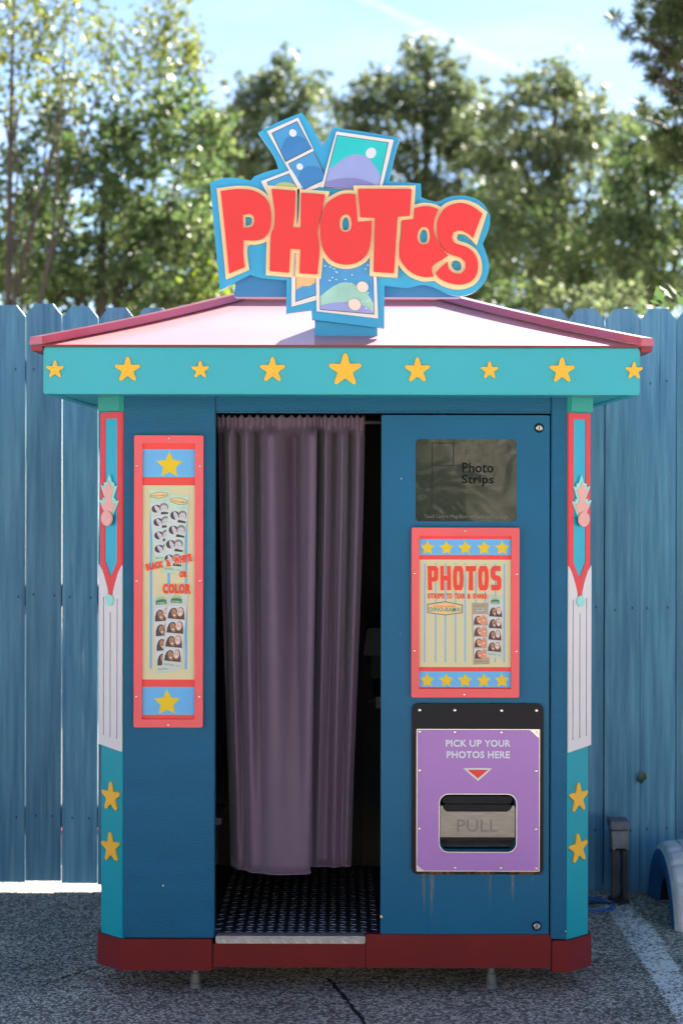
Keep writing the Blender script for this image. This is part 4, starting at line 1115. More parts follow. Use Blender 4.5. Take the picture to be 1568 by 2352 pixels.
LET = {
 'P': [[(140, 462), (230, 452), (300, 460), (350, 488), (378, 532), (387, 590), (380, 648), (352, 688), (310, 702), (253, 700), (250, 760), (258, 832), (182, 864), (168, 720)], [(248, 577), (280, 572), (300, 585), (304, 610), (295, 632), (275, 640), (250, 642)]],
 'H': [[(388, 452), (505, 460), (502, 560), (492, 640), (530, 642), (532, 470), (648, 478), (636, 545), (624, 600), (612, 660), (622, 745), (612, 868), (525, 862), (530, 745), (480, 742), (474, 860), (380, 852), (382, 750), (386, 672), (400, 640), (404, 570), (396, 510)]],
 'O': [[(720, 482), (760, 475), (796, 478), (800, 520), (808, 614), (876, 606), (873, 690), (860, 755), (832, 793), (790, 815), (740, 820), (690, 805), (655, 772), (632, 720), (625, 645), (634, 575), (662, 518)], [(748, 574), (768, 582), (778, 612), (775, 645), (762, 660), (742, 662), (726, 650), (720, 620), (728, 588)]],
 'T': [[(808, 452), (1070, 452), (1062, 582), (1002, 586), (985, 862), (886, 856), (892, 592), (822, 590)]],
 'Oo': [[(1085, 545), (1130, 535), (1172, 539), (1200, 550), (1182, 600), (1178, 650), (1195, 700), (1225, 750), (1250, 775), (1180, 820), (1170, 850), (1178, 877), (1130, 879), (1080, 863), (1042, 832), (1016, 790), (1012, 735), (1020, 670), (1024, 604), (1080, 598)], [(1127, 634), (1150, 642), (1160, 667), (1158, 700), (1145, 719), (1122, 722), (1104, 708), (1099, 680), (1108, 650)]],
 'S': [[(1415, 572), (1392, 630), (1370, 690), (1345, 668), (1305, 652), (1275, 662), (1267, 690), (1282, 715), (1335, 733), (1372, 760), (1392, 805), (1390, 860), (1362, 900), (1310, 917), (1250, 908), (1205, 885), (1188, 860), (1215, 832), (1246, 806), (1252, 840), (1278, 862), (1310, 864), (1331, 843), (1333, 808), (1308, 785), (1262, 770), (1225, 742), (1200, 690), (1193, 640), (1200, 595), (1225, 553), (1265, 528), (1320, 520), (1372, 540)]],
}
for i, (kx, dep) in enumerate((('P', 0.0), ('H', 0.003), ('O', 0.006), ('T', 0.009), ('Oo', 0.0045), ('S', 0.0075))):
    rings = LET[kx]
    o_ = smooth_ring(rings[0], 4, 44); hs = [smooth_ring(h, 3, 60) for h in rings[1:]]
    big = offset_ring(o_, 19); hb = [offset_ring(h, -12) for h in hs]
    if kx == 'S':
        big = smooth_ring([(1440, 562), (1415, 640), (1388, 724), (1362, 695), (1330, 672), (1298, 668), (1290, 688), (1302, 702), (1345, 716), (1388, 748), (1412, 800), (1410, 868), (1376, 916), (1310, 938), (1243, 928), (1190, 900), (1160, 868), (1185, 838), (1228, 790), (1232, 768), (1205, 740), (1180, 690), (1174, 640), (1182, 590), (1210, 540), (1258, 509), (1322, 501), (1385, 520)], 4, 44)
        hb = [smooth_ring([(1274, 800), (1300, 800), (1314, 818), (1312, 840), (1296, 848), (1278, 842), (1266, 822)], 3, 80)]
    y0 = SY - 0.013 - dep
    l_ = MB().prism([SR(o_)] + [SR(h) for h in hs], s3, y0 - 0.012, y0 - 0.0005, M["s_red"]).build("letter", sign, bevel=0.0012)
    MB().prism([SR(big)] + [SR(h) for h in hb], s3, y0, y0 + 0.0125 + dep, M["s_cream"]).build("letter_border", l_)

# ================================================================== CURTAIN
top = [(499, 6.12), (512, 6.13), (529, 6.075), (545, 6.13), (567, 6.08), (589, 6.125), (610, 6.08), (632, 6.075), (660, 6.12), (684, 6.125), (706, 6.075), (724, 6.07), (727, 6.085), (722, 6.13), (732, 6.14), (748, 6.085), (768, 6.12), (787, 6.08), (803, 6.13), (820, 6.09), (837, 6.10)]
bot = [(528, 6.20), (535, 6.16), (548, 6.115), (562, 6.11), (580, 6.07), (600, 6.06), (622, 6.04), (645, 6.032), (668, 6.035), (688, 6.04), (705, 6.045), (713, 6.055), (714, 6.075), (708, 6.13), (715, 6.16), (730, 6.155), (750, 6.165), (768, 6.15), (785, 6.17), (797, 6.16), (808, 6.18)]
def catmull(P, n):
    P = [np.array(p) for p in P]; out = []
    for i in range(len(P) - 1):
        p0 = P[max(i - 1, 0)]; p1 = P[i]; p2 = P[i + 1]; p3 = P[min(i + 2, len(P) - 1)]
        for k in range(n):
            t = k / n
            out.append(0.5 * ((2 * p1) + (-p0 + p2) * t + (2 * p0 - 5 * p1 + 4 * p2 - p3) * t * t + (-p0 + 3 * p1 - 3 * p2 + p3) * t ** 3))
    out.append(P[-1]); return np.array(out)
top = [(a, 6.10 + (b - 6.10) * 2.1) for a, b in top]
T_, B_ = catmull(top, 7), catmull(bot, 7)
NV = 64; zt, zc = Z(957, 6.1), Z(2008, 6.035)
vs, fs = [], []; nU = len(T_)
for j in range(NV + 1):
    v = (j / NV) ** 1.35
    e_ = v ** 1.15; e_ = e_ * e_ * (3 - 2 * e_) * 0.45 + e_ * 0.55
    for i in range(nU):
        p = T_[i] * (1 - e_) + B_[i] * e_
        y = p[1]
        zz = zt + (zc - zt) * v
        hd = max(0.0, 1 - (zt - zz) / 0.062)                     # rod pocket is gathered finely
        k_ = min(1, hd * 2.2); y = y * (1 - k_) + (6.084 + 0.04 * (y - 6.10)) * k_
        y += 0.006 * math.sin(i * 1.55 + 0.6 * math.sin(i * .31)) * min(1.0, hd * 1.6 + 0.25 * max(0, 1 - v * 6))
        if abs((zt - zz) - 0.054) < 0.006: y += 0.002
        vs.append(((p[0] - 784) * 6.1 / F, y, zz + (0.006 * math.sin(i * 1.1) if j == 0 else 0)))
for j in range(NV):
    for i in range(nU - 1): fs.append((j * nU + i, j * nU + i + 1, (j + 1) * nU + i + 1, (j + 1) * nU + i))
cur = thing("curtain", "dark mauve cloth curtain hanging half drawn in the booth doorway", "curtain", (X(660, 6.1), 6.1, zc))
cl = MB().add(vs, fs, M["curtain"]).build("cloth", cur, smooth=True)
sf = cl.modifiers.new("cloth_thickness", 'SOLIDIFY'); sf.thickness = 0.0012
hem = [vs[NV * nU + i] for i in range(nU)]
MB().tube(hem, 0.0032, M["curtain"], 6).build("hem", cur, smooth=True)
sj = min(range(NV), key=lambda j: abs(vs[j * nU][2] - (zt - 0.055)))
MB().tube([(a, b - 0.0008, c) for a, b, c in vs[sj * nU:(sj + 1) * nU]], 0.0010, M["dark"], 5).build("pocket_seam", cur)

# ================================================================== SMALL THINGS BY THE FENCE
# power outlet on its post
oy = 7.33
op = thing("outlet_post", "grey weathered power outlet box on a short post before the fence", "power outlet", (X(1425, oy), oy, 0))
ox = lambda u: X(u, oy); oz = lambda v: Z(v, oy)
MB().box(ox(1401), ox(1446), oy - 0.02, oy + 0.09, oz(1903), oz(1884), M["lid"]).build("lid", op, bevel=0.004)
fn = lambda a, b, d: (ox(a), d, oz(b))
MB().prism([[(1404, 1907), (1443, 1906), (1445, 1951), (1438, 1951), (1437, 1947), (1413, 1947), (1412, 1952), (1407, 1951)]], fn, oy - 0.008, oy + 0.075, M["outlet"]).build("box", op, bevel=0.003)
MB().box(ox(1407), ox(1444), oy + 0.006, oy + 0.07, oz(1962), oz(1953), M["post"]).build("collar", op, bevel=0.002)
for u, w_ in ((1415, 7.5), (1438, 5.5)):
    MB().box(ox(u - w_), ox(u + w_), oy + 0.01, oy + 0.05, -0.02, oz(1962.5), M["post"]).build("post", op, bevel=0.002)
MB().tube([(ox(1428), oy + 0.005, oz(1950)), (ox(1429), oy, oz(1985)), (ox(1428), oy + 0.01, oz(2025)), (ox(1424), oy - 0.03, oz(2058)), (ox(1405), oy - 0.06, 0.006), (ox(1372), oy - 0.03, 0.006), (ox(1320), oy - 0.10, 0.006)], 0.006, M["cable_black"], 8).build("flex", op, smooth=True)
gx, gy = GX(1428, 2076)
mound = MB()
mv = []; 
for j in range(5):
    for k in range(14):
        a = 2 * math.pi * k / 14; r_ = j / 4
        mv.append((gx + 0.045 * r_ * math.cos(a), gy + 0.07 + 0.10 * r_ * math.sin(a), 0.016 * (1 - r_ ** 1.6) + 0.001 - 0.002 * (j == 4)))
mound.add(mv, [(j * 14 + k, j * 14 + (k + 1) % 14, (j + 1) * 14 + (k + 1) % 14, (j + 1) * 14 + k) for j in range(4) for k in range(14)], M["rust"])
kind(mound.build("soil_patch", smooth=True), 'structure')
# blue cable coil
cp = []
for i in range(90):
    t = i / 89; a = t * 4 * math.pi + 0.4
    r_ = 0.12 - 0.018 * t
    cp.append((X(1330, 7.35) + r_ * 0.95 * math.cos(a) + 0.02 * t, 7.22 + r_ * 0.9 * math.sin(a) - 0.06 * t, 0.008 + 0.012 * t + 0.010 * math.sin(a * 1.3) ** 2))
cb = MB().tube(cp, 0.0042, M["cable_blue"], 7).build("blue_cable", smooth=True)
tag(cb, "thin blue cable lying coiled on the asphalt behind the booth corner", "cable")
# leaf growing through the fence
ly = FY - 0.004
lf = thing("vine_leaf", "small round dark green leaf poking out between two fence boards", "plant", (X(1473, ly), ly, Z(1783, ly)))
for du, dv, r_, tilt in ((2, -3, 0.017, 0.3), (-3, 5, 0.014, -0.4)):
    c = (X(1473 + du, ly), ly - 0.012, Z(1783 + dv, ly)); vs = [c]; n = 16
    for k in range(n):
        a = 2 * math.pi * k / n
        rr_ = r_ * (1.0 + 0.09 * math.cos(3 * a + du))
        vs.append((c[0] + rr_ * math.cos(a), c[1] + 0.005 * math.sin(a + tilt) - 0.003, c[2] + rr_ * math.sin(a)))
    MB().add(vs, [(0, 1 + k, 1 + (k + 1) % n) for k in range(n)], M["leafdark"]).build("leaf", lf, smooth=True)
MB().tube([(X(1471, ly), FY + 0.02, Z(1790, ly)), (X(1473, ly), ly - 0.010, Z(1784, ly))], 0.0015, M["leafdark"], 6).build("stem", lf)
# half-buried tyre painted white and blue
ty = thing("painted_tyre", "half buried old tyre with white painted tread and blue sidewall", "tyre", (1.36, 7.17, 0))
cx0, cy0, cz0, TR = 1.252, 7.165, -0.072, 0.345
prof_t = [(0.60, 0.030, 'b'), (0.66, 0.012, 'b'), (0.76, -0.004, 'b'), (0.86, -0.004, 'b'), (0.905, 0.0, 'w'), (0.965, 0.012, 'w'), (0.985, 0.022, 'w'), (1.0, 0.055, 'w'), (1.0, 0.066, 'w'), (0.978, 0.068, 'w'), (0.978, 0.074, 'w'), (1.002, 0.076, 'w'),
          (1.006, 0.110, 'w'), (0.984, 0.112, 'w'), (0.984, 0.118, 'w'), (1.006, 0.120, 'w'), (1.002, 0.155, 'w'), (0.978, 0.157, 'w'), (0.978, 0.163, 'w'), (1.0, 0.165, 'w'), (0.985, 0.205, 'w'), (0.955, 0.220, 'w'), (0.88, 0.230, 'b'), (0.74, 0.232, 'b'), (0.60, 0.200, 'b')]
NS = 96
tw, tb = MB(), MB()
def ring_pt(r, x, k, j):
    a = 2 * math.pi * k / NS
    if j in (5, 6, 7) and k % 4 == 0: r -= 0.018
    return (cx0 + x, cy0 + TR * r * math.cos(a), cz0 + TR * r * math.sin(a))
allv = [[ring_pt(r, x, k, j) for k in range(NS)] for j, (r, x, c) in enumerate(prof_t)]
for j in range(len(prof_t) - 1):
    mb = tw if prof_t[j][2] == 'w' and prof_t[j + 1][2] == 'w' else tb
    mat = M["tyre_white"] if mb is tw else M["tyre_blue"]
    mb.add(allv[j] + allv[j + 1], [(k, (k + 1) % NS, NS + (k + 1) % NS, NS + k) for k in range(NS)], mat)
tb.add(allv[-1] + allv[0], [(k, (k + 1) % NS, NS + (k + 1) % NS, NS + k) for k in range(NS)], M["cable_black"])
tw.build("tread", ty); tb.build("sidewall", ty, smooth=True)

# ================================================================== TREES
def leaves_mesh(C, length, width, g):
    n = len(C)
    a = g.normal(size=(n, 3)); a[:, 2] -= 0.35; a /= np.linalg.norm(a, axis=1)[:, None]
    b = np.cross(a, g.normal(size=(n, 3))); b /= np.linalg.norm(b, axis=1)[:, None] + 1e-9
    s = g.uniform(0.65, 1.3, (n, 1))
    V = np.empty((n, 4, 3)); V[:, 0] = C - a * s * length / 2; V[:, 2] = C + a * s * length / 2
    V[:, 1] = C + b * s * width / 2 - a * s * length * 0.08; V[:, 3] = C - b * s * width / 2 - a * s * length * 0.08
    me = bpy.data.meshes.new("crown")
    me.vertices.add(n * 4); me.vertices.foreach_set("co", V.reshape(-1))
    me.loops.add(n * 4); me.loops.foreach_set("vertex_index", np.arange(n * 4, dtype=np.int32))
    me.polygons.add(n); me.polygons.foreach_set("loop_start", np.arange(0, n * 4, 4, dtype=np.int32))
    me.polygons.foreach_set("loop_total", np.full(n, 4, dtype=np.int32))
    me.update(calc_edges=True); me.validate()
    return me
def crown_points(blobs, g, leaf, spread, cover=0.9, per=12):
    """blobs: (x,y,z, rx,ry,rz); every mass is broken into uneven clumps and leading shoots with air between"""
    one = leaf[0] * leaf[1] * 0.27
    out = []
    for (x, y, z, rx, ry, rz, n) in blobs:
        c0, rr_ = np.array((x, y, z)), np.array((rx, ry, rz))
        want = cover * math.pi * rx * rz / one * g.uniform(0.75, 1.25)
        m_ = 15
        d = g.normal(size=(m_, 3)); d /= np.linalg.norm(d, axis=1)[:, None]
        q = c0 + d * (g.uniform(0.05, 1.0, m_) ** 0.6)[:, None] * rr_ * 1.12
        f = g.uniform(0.10, 0.36, m_); w = f ** 2 * g.uniform(0.3, 1.6, m_); w /= w.sum()
        for p, fk, wk in zip(q, f, w):
            tw = max(1, int(round(want * 0.74 * wk / per)))
            dd = g.normal(size=(tw, 3)); dd /= np.linalg.norm(dd, axis=1)[:, None]
            cc = p + dd * (g.uniform(0, 1, tw) ** 0.45)[:, None] * rr_ * fk * np.array((1.2, 1.1, g.uniform(.6, 1.2)))
            k = g.integers(max(2, per // 2), int(per * 1.6), tw)
            cc = np.repeat(cc, k, axis=0); out.append(cc + g.normal(size=cc.shape) * spread)
        ns = 6
        for k in range(ns):
            a = g.uniform(0, 2 * math.pi); e = g.uniform(-0.1, 1.4)
            dv = np.array((math.cos(a) * math.cos(e), math.sin(a) * math.cos(e), math.sin(e)))
            ln = g.uniform(1.1, 1.9)
            nl = int(want * 0.26 / ns)
            t = g.uniform(0.5, 1.0, nl)
            side = g.normal(size=(nl, 3)) * (0.05 + 0.13 * (1.05 - t))[:, None] * rr_ * 1.3
            out.append(c0 + dv * rr_ * ln * t[:, None] + side)
    return np.concatenate(out)
TREES = {}
def tree(name, label, base, h, limbs, blobs, mat, seed, leaf=(0.085, 0.045), per=12, spread=(0.09, 0.09, 0.07), tr=0.14, group=None, cover=2.6):
    g = np.random.default_rng(seed)
    t = thing(name, label, "tree", (base[0], base[1], -0.02), group)
    C = crown_points(blobs, g, leaf, np.array(spread), cover, per)
    C = C[C[:, 2] > 0.25]
    me = leaves_mesh(C, *leaf, g); me.materials.append(mat)
    link(me, "crown", t)
    rr = random.Random(seed)
    tk = MB()
    pts = []; n = 9
    for i in range(n):
        s = i / (n - 1)
        pts.append((base[0] + (limbs[0][0] - base[0]) * s + 0.10 * math.sin(3 * s + seed) * s, base[1] + (limbs[0][1] - base[1]) * s, -0.05 + (limbs[0][2] + 0.05) * s))
    tk.tube(pts, [tr * (1.35 if i == 0 else 1) * (1 - 0.72 * i / (n - 1)) for i in range(n)], M["bark"], 9)
    ends = limbs[1:] if len(limbs) > 1 else []
    for q in ends:
        s0 = rr.uniform(0.30, 0.62)
        a = Vector(pts[int(s0 * (n - 1))]); b = Vector(q)
        mid = a.lerp(b, 0.5) + Vector((rr.uniform(-.2, .2), rr.uniform(-.2, .2), rr.uniform(0.0, .25)))
        line = [a, a.lerp(mid, .5) + Vector((0, 0, .04)), mid, mid.lerp(b, .5), b]
        tk.tube(line, [tr * .5, tr * .42, tr * .32, tr * .22, tr * .08], M["bark"], 7)
    for (x, y, z, rx, ry, rz, nn) in blobs:
        a = Vector(pts[min(n - 1, max(2, int(rr.uniform(.45, .95) * (n - 1))))]); b = Vector((x, y, z))
        if a.z > b.z + rz: a = Vector(pts[max(1, int(b.z / max(limbs[0][2], 1) * (n - 1)) - 1)])
        mid = a.lerp(b, .5) + Vector((rr.uniform(-.15, .15), rr.uniform(-.15, .15), rr.uniform(-.05, .15)))
        tk.tube([a, mid, b], [tr * .30, tr * .2, tr * .07], M["bark"], 6)
        for k in range(3):
            d = Vector((rr.uniform(-1, 1) * rx, rr.uniform(-1, 1) * ry, rr.uniform(-.3, 1) * rz)) * .8
            tk.tube([b, b + d * .5 + Vector((0, 0, .05)), b + d], [tr * .10, tr * .06, tr * .02], M["bark"], 5)
    tk.build("trunk", t, smooth=True)
    TREES[name] = t
    return t
def bl(u, v, ru, rv, Y, ry, n):     # one leafy mass: drawing position, half sizes in drawing units, depth, half depth in metres
    return (X(u, Y), Y, Z(v, Y), ru * Y / F, ry, rv * Y / F, n)
TG = "broadleaf trees growing behind the fence"
Y1 = 16.6
tree("oak_tree", "dense dark green tree filling the left behind the fence, sky holes in its crown", (X(250, Y1), Y1), 6, [(X(250, Y1), Y1, Z(340, Y1)), (X(120, Y1), Y1, Z(450, Y1)), (X(400, Y1), Y1 + .4, Z(420, Y1))],
     [bl(120, 330, 100, 70, Y1, .9, 110), bl(300, 290, 130, 90, Y1 + .4, 1.0, 190), bl(430, 310, 80, 70, Y1, .8, 90), bl(60, 450, 110, 70, Y1 - .3, .9, 105), bl(240, 430, 150, 80, Y1, 1.1, 230), bl(410, 450, 110, 80, Y1 + .3, 1.0, 170),
      bl(100, 580, 130, 60, Y1, 1.0, 120), bl(300, 560, 150, 65, Y1, 1.0, 150), bl(460, 560, 90, 80, Y1, .9, 110), bl(30, 650, 120, 50, Y1 - .3, .9, 90), bl(220, 670, 160, 50, Y1, .9, 120), bl(400, 670, 120, 60, Y1, .9, 110)],
     L_OAK, 3, tr=0.085, group=TG)
Y2 = 27.0
tree("oak_tree", "tree with the pointed grey-green top just left above the sign", (X(610, Y2), Y2), 8, [(X(635, Y2), Y2, Z(170, Y2)), (X(540, Y2), Y2, Z(330, Y2)), (X(720, Y2), Y2, Z(300, Y2))],
     [bl(640, 175, 40, 42, Y2, .5, 34), bl(700, 205, 45, 38, Y2, .5, 36), bl(590, 230, 50, 40, Y2, .6, 50), bl(650, 270, 100, 55, Y2, 1.0, 150), bl(540, 260, 60, 50, Y2, .7, 66), bl(560, 350, 120, 70, Y2, 1.2, 210), bl(700, 350, 110, 70, Y2, 1.2, 190),
      bl(500, 430, 90, 80, Y2, 1.2, 150), bl(640, 470, 130, 90, Y2, 1.2, 240), bl(560, 600, 150, 90, Y2, 1.2, 230), bl(720, 600, 120, 90, Y2, 1.2, 190)],
     L_OLIVE, 4, leaf=(0.095, 0.05), tr=0.11, group=TG)
Y3 = 26.0
tree("oak_tree", "tallest broadleaf tree rising right of the sign with a ragged top", (X(960, Y3), Y3), 9, [(X(965, Y3), Y3, Z(130, Y3)), (X(860, Y3), Y3, Z(250, Y3)), (X(1070, Y3), Y3, Z(260, Y3))],
     [bl(962, 122, 38, 36, Y3, .5, 40), bl(1010, 150, 40, 34, Y3, .5, 40), bl(930, 185, 55, 42, Y3, .6, 66), bl(1050, 215, 55, 45, Y3, .7, 76), bl(850, 215, 45, 42, Y3, .6, 46), bl(980, 250, 110, 60, Y3, 1.0, 180), bl(880, 300, 90, 60, Y3, .9, 140),
      bl(1060, 320, 90, 60, Y3, 1.0, 150), bl(960, 390, 150, 80, Y3, 1.2, 280), bl(830, 400, 90, 80, Y3, 1.1, 140), bl(1110, 420, 80, 70, Y3, 1.0, 110), bl(790, 290, 60, 50, Y3, .8, 60), bl(1000, 520, 160, 90, Y3, 1.2, 270), bl(880, 560, 120, 90, Y3, 1.2, 180), bl(1020, 640, 150, 70, Y3, 1.1, 180)],
     L_OLIVE, 5, leaf=(0.095, 0.05), tr=0.12, group=TG)
Y4 = 24.0
tree("oak_tree", "broad sunlit tree with a rounded purple-grey top on the right", (X(1270, Y4), Y4), 8, [(X(1262, Y4), Y4, Z(190, Y4)), (X(1180, Y4), Y4, Z(320, Y4)), (X(1360, Y4), Y4, Z(300, Y4))],
     [bl(1265, 185, 55, 38, Y4, .6, 70), bl(1200, 208, 45, 32, Y4, .6, 50), bl(1310, 215, 40, 36, Y4, .6, 46), bl(1250, 275, 110, 55, Y4, 1.0, 190), bl(1360, 290, 70, 50, Y4, .9, 100), bl(1420, 300, 45, 40, Y4, .7, 44), bl(1150, 340, 70, 60, Y4, .9, 100), bl(1290, 370, 140, 70, Y4, 1.2, 280),
      bl(1120, 290, 60, 45, Y4, .8, 60), bl(1440, 400, 90, 60, Y4, 1.0, 110), bl(1170, 450, 120, 80, Y4, 1.1, 210), bl(1320, 480, 150, 80, Y4, 1.2, 280), bl(1200, 580, 140, 80, Y4, 1.1, 190), bl(1360, 600, 130, 80, Y4, 1.1, 170), bl(1240, 670, 150, 50, Y4, 1.0, 130)],
     L_OLIVE, 6, leaf=(0.09, 0.048), tr=0.11, group=TG)
Y5 = 21.0
tree("oak_tree", "darker tree filling the right edge above the fence under the pine", (X(1500, Y5), Y5), 7, [(X(1490, Y5), Y5, Z(330, Y5)), (X(1420, Y5), Y5, Z(430, Y5)), (X(1580, Y5), Y5, Z(400, Y5))],
     [bl(1440, 330, 60, 40, Y5, .7, 62), bl(1500, 380, 80, 50, Y5, .9, 90), bl(1440, 440, 90, 60, Y5, .9, 110), bl(1560, 450, 80, 60, Y5, .9, 80), bl(1460, 540, 110, 60, Y5, .9, 110), bl(1580, 600, 90, 70, Y5, .9, 80), bl(1420, 630, 110, 60, Y5, .9, 110), bl(1520, 680, 110, 50, Y5, .9, 100)],
     L_OAK, 7, tr=0.09, group=TG)
Y0 = 15.0
tree("airy_tree", "tall thin dark-trunked tree with sparse yellow-green leaves at far left", (X(-25, Y0), Y0), 7, [(X(60, Y0), Y0, Z(-60, Y0)), (X(150, Y0), Y0, Z(30, Y0)), (X(250, Y0), Y0 + .2, Z(70, Y0)), (X(180, Y0), Y0, Z(180, Y0))],
     [bl(20, 20, 90, 60, Y0, .5, 60), bl(110, 20, 90, 50, Y0, .5, 52), bl(110, 110, 80, 45, Y0, .5, 50), bl(20, 130, 70, 60, Y0, .5, 40), bl(190, 30, 50, 40, Y0, .4, 18), bl(40, 240, 90, 60, Y0, .5, 44), bl(150, 190, 70, 40, Y0, .4, 26)],
     L_AIRY, 8, leaf=(0.075, 0.030), per=10, spread=(0.08, 0.08, 0.09), tr=0.042, cover=0.85)
Yb = 18.0
tree("airy_tree", "slender sparse tree whose yellow-green top leans right below the sky gap", (X(290, Yb), Yb), 7, [(X(395, Yb), Yb, Z(20, Yb)), (X(300, Yb), Yb, Z(150, Yb)), (X(455, Yb), Yb, Z(130, Yb))],
     [bl(375, 30, 60, 40, Yb, .5, 40), bl(400, 85, 60, 40, Yb, .5, 46), bl(330, 110, 60, 50, Yb, .5, 42), bl(440, 130, 40, 32, Yb, .4, 30), bl(380, 160, 80, 40, Yb, .5, 46), bl(290, 190, 70, 50, Yb, .5, 44), bl(240, 120, 60, 50, Yb, .5, 30)],
     L_AIRY, 9, leaf=(0.08, 0.034), per=10, spread=(0.08, 0.08, 0.10), tr=0.030, cover=0.85)
# undergrowth in front of the trunks
def shrub(label, blobs, mat, seed, cat="shrub"):
    g = np.random.default_rng(seed)
    b0 = blobs[0]
    t = thing("shrub", label, cat, (b0[0], b0[1], -0.02))
    C = crown_points(blobs, g, (0.075, 0.045), np.array((.09, .09, .08)), 1.7)
    C = C[C[:, 2] > 0.05]
    me = leaves_mesh(C, 0.075, 0.045, g); me.materials.append(mat); link(me, "crown", t)
    st = MB(); rr = random.Random(seed)
    for b in blobs:
        for k in range(3): st.tube([(b[0] + rr.uniform(-.1, .1), b[1], -0.03), (b[0] + rr.uniform(-.15, .15), b[1], b[2] * .5), (b[0] + rr.uniform(-.4, .4) * b[3], b[1], b[2])], [.022, .016, .006], M["bark"], 6)
    st.build("stem", t)
def low(u, v, ru, rv, Y, ry, n): return bl(u, v, ru, rv, Y, ry, n)
shrub("bright yellow-green shrub low beside the left end of the sign", [low(450, 655, 34, 36, 17.5, .4, 26), low(480, 630, 20, 24, 17.5, .3, 12), low(420, 760, 60, 60, 17.5, .5, 50)], L_LIME, 21)
shrub("olive shrub low at the far left just above the fence", [low(40, 640, 90, 60, 17, .6, 70), low(60, 780, 120, 100, 17, .6, 120)], L_AIRY, 22)
shrub("dark green shrub above the fence between left end and roof", [low(230, 740, 120, 90, 18, .7, 170), low(330, 700, 90, 70, 18, .7, 100)], L_OAK, 23)
shrub("green shrub growing right above the right roof slope", [low(1120, 690, 120, 70, 19, .7, 150), low(1250, 740, 120, 90, 19, .7, 160)], L_OAK, 24)
shrub("dense dark undergrowth mass behind the booth, hidden mostly by the sign", [low(560, 700, 140, 90, 19.5, .8, 0), low(760, 690, 140, 90, 19.5, .8, 0), low(950, 690, 130, 90, 19.5, .8, 0)], L_OAK, 26)
shrub("dark tall bushes filling the gap under the left trees", [low(100, 560, 110, 90, 20, .8, 0), low(280, 600, 120, 90, 20, .8, 0), low(440, 560, 100, 100, 20, .8, 0)], L_OAK, 27)
shrub("dark tall bushes filling the gap under the right trees", [low(1120, 560, 110, 90, 21, .8, 0), low(1290, 600, 120, 90, 21, .8, 0), low(1480, 600, 110, 90, 20, .8, 0)], L_OAK, 28)
shrub("low green hedge close behind the right end of the fence, glimpsed through its gaps", [(x_, 8.75, z_, .5, .3, .4, 0) for x_ in (1.0, 1.5, 2.0, 2.5) for z_ in (.35, .9, 1.5, 1.9)], L_OAK, 29)
shrub("mid green shrub near the right end of the fence", [low(1420, 720, 110, 80, 17, .6, 140), low(1380, 800, 90, 100, 17, .6, 90)], L_OLIVE, 25)
# unseen bushes added behind the camera to darken reflections in paint and display
g = np.random.default_rng(90)
hg = thing("reflection_bush", "dense green bushes added behind the camera to darken the booth reflections", "bush", (1, -11, 0))
C = crown_points([(x_, -11 + 0.4 * math.sin(x_ * 3), z_, 0.9, 0.7, 0.7, 90) for x_ in (-4, -2.8, -1.6, -.4, .8, 2.0, 3.2, 4.4, 5.6) for z_ in (.7, 1.6, 2.5, 3.4)], g, (0.12, 0.07), np.array((.14, .14, .12)), 1.6)
me = leaves_mesh(C, 0.12, 0.07, g); me.materials.append(L_OAK); link(me, "crown", hg)
MB().tube([(1, -11, -.05), (1.1, -11, 1.2), (1, -10.9, 2.4)], [.09, .07, .02], M["bark"], 8).build("trunk", hg)
# arching bright fronds at the right edge
fr = thing("palm_shrub", "bright lime green arching fronds showing above the fence at right edge", "plant", (X(1575, 10.5), 10.5, -0.02))
g = np.random.default_rng(77); rr = random.Random(77)
for i in range(16):
    a = rr.uniform(0, 2 * math.pi); L_ = rr.uniform(1.0, 1.5); up = rr.uniform(1.7, 2.6)
    p = []
    for k in range(14):
        s = k / 13
        p.append(Vector((X(1575, 10.5) + math.cos(a) * L_ * .62 * s, 10.5 + math.sin(a) * L_ * .5 * s, up * (s ** .75) * 1.18 - 0.75 * s * s * s)))
    f = MB().tube(p, [0.008 * (1 - .8 * k / 13) for k in range(14)], M["leafdark"], 5)
    for k in range(4, 14):
        for sd_ in (-1, 1):
            for q in range(2):
                o_ = p[k].lerp(p[k - 1], q * .5); t = (p[k] - p[k - 1]).normalized()
                sdv = t.cross(Vector((0, 0, 1))).normalized() * sd_
                tip = o_ + sdv * rr.uniform(.16, .26) + t * .14 - Vector((0, 0, .06)); mid = o_.lerp(tip, .45)
                wv = t * 0.011
                f.add([o_ - wv, o_ + wv, mid + wv, tip, mid - wv], [(0, 1, 2, 4), (4, 2, 3)], L_LIME)
    f.build("frond", fr)
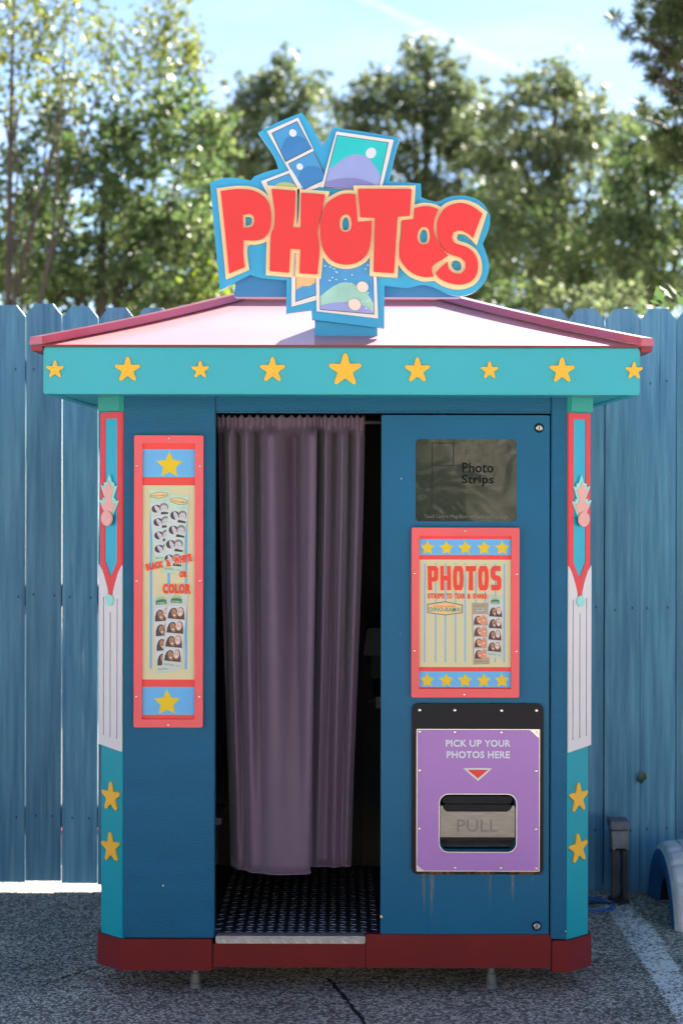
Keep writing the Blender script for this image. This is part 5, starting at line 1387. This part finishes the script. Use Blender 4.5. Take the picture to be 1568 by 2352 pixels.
# pine whose boughs reach in at the top right
YP = 13.0
pine = thing("pine_tree", "pine boughs reaching into the sky at the upper right", "tree", (X(1745, YP), YP, -0.02))
tk = MB().tube([(X(1745, YP), YP, -.05), (X(1730, YP), YP, 2.5), (X(1720, YP), YP, 5.6)], [.16, .13, .07], M["bark"], 10)
g = np.random.default_rng(31); rr = random.Random(31)
tips = []
def bough(a, b, n, r0):
    a, b = Vector(a), Vector(b)
    line = [a.lerp(b, s / 6) + Vector((0, 0, -.10 * math.sin(math.pi * s / 6))) for s in range(7)]
    tk.tube(line, [r0 * (1 - .75 * s / 6) for s in range(7)], M["bark"], 6)
    for k in range(int(n * 2.2)):
        s = rr.uniform(.30, 1.0); p = a.lerp(b, s)
        q = p + Vector((rr.uniform(-.30, .22), rr.uniform(-.3, .3), rr.uniform(-.13, .26)))
        tk.tube([p, q], [.010, .004], M["bark"], 4); tips.append(q)
xt = X(1722, YP)
for (u0, v0, u1, v1, n) in ((1725, 190, 1490, 120, 15), (1722, 120, 1530, 10, 26), (1722, 200, 1500, 200, 9), (1722, 20, 1560, -80, 26), (1722, 330, 1552, 300, 22), (1722, 420, 1562, 340, 14)):
    bough((X(u0, YP), YP, Z(v0 + 40, YP)), (X(u1, YP), YP + rr.uniform(-.3, .3), Z(v1, YP)), n, .035)
tk.build("trunk", pine, smooth=True)
C, A_ = [], []
for q in tips:
    n = 75
    d = g.normal(size=(n, 3)); d[:, 2] += .35; d /= np.linalg.norm(d, axis=1)[:, None]
    C.append(np.array(q) + d * 0.05); A_.append(d)
C = np.concatenate(C); A_ = np.concatenate(A_); n = len(C)
bb = np.cross(A_, g.normal(size=(n, 3))); bb /= np.linalg.norm(bb, axis=1)[:, None]
V = np.empty((n, 4, 3)); V[:, 0] = C - A_ * .045; V[:, 2] = C + A_ * .05; V[:, 1] = C + bb * .005; V[:, 3] = C - bb * .005
me = bpy.data.meshes.new("crown"); me.from_pydata(V.reshape(-1, 3).tolist(), [], [(4 * i, 4 * i + 1, 4 * i + 2, 4 * i + 3) for i in range(n)])
me.materials.append(L_PINE); link(me, "crown", pine)
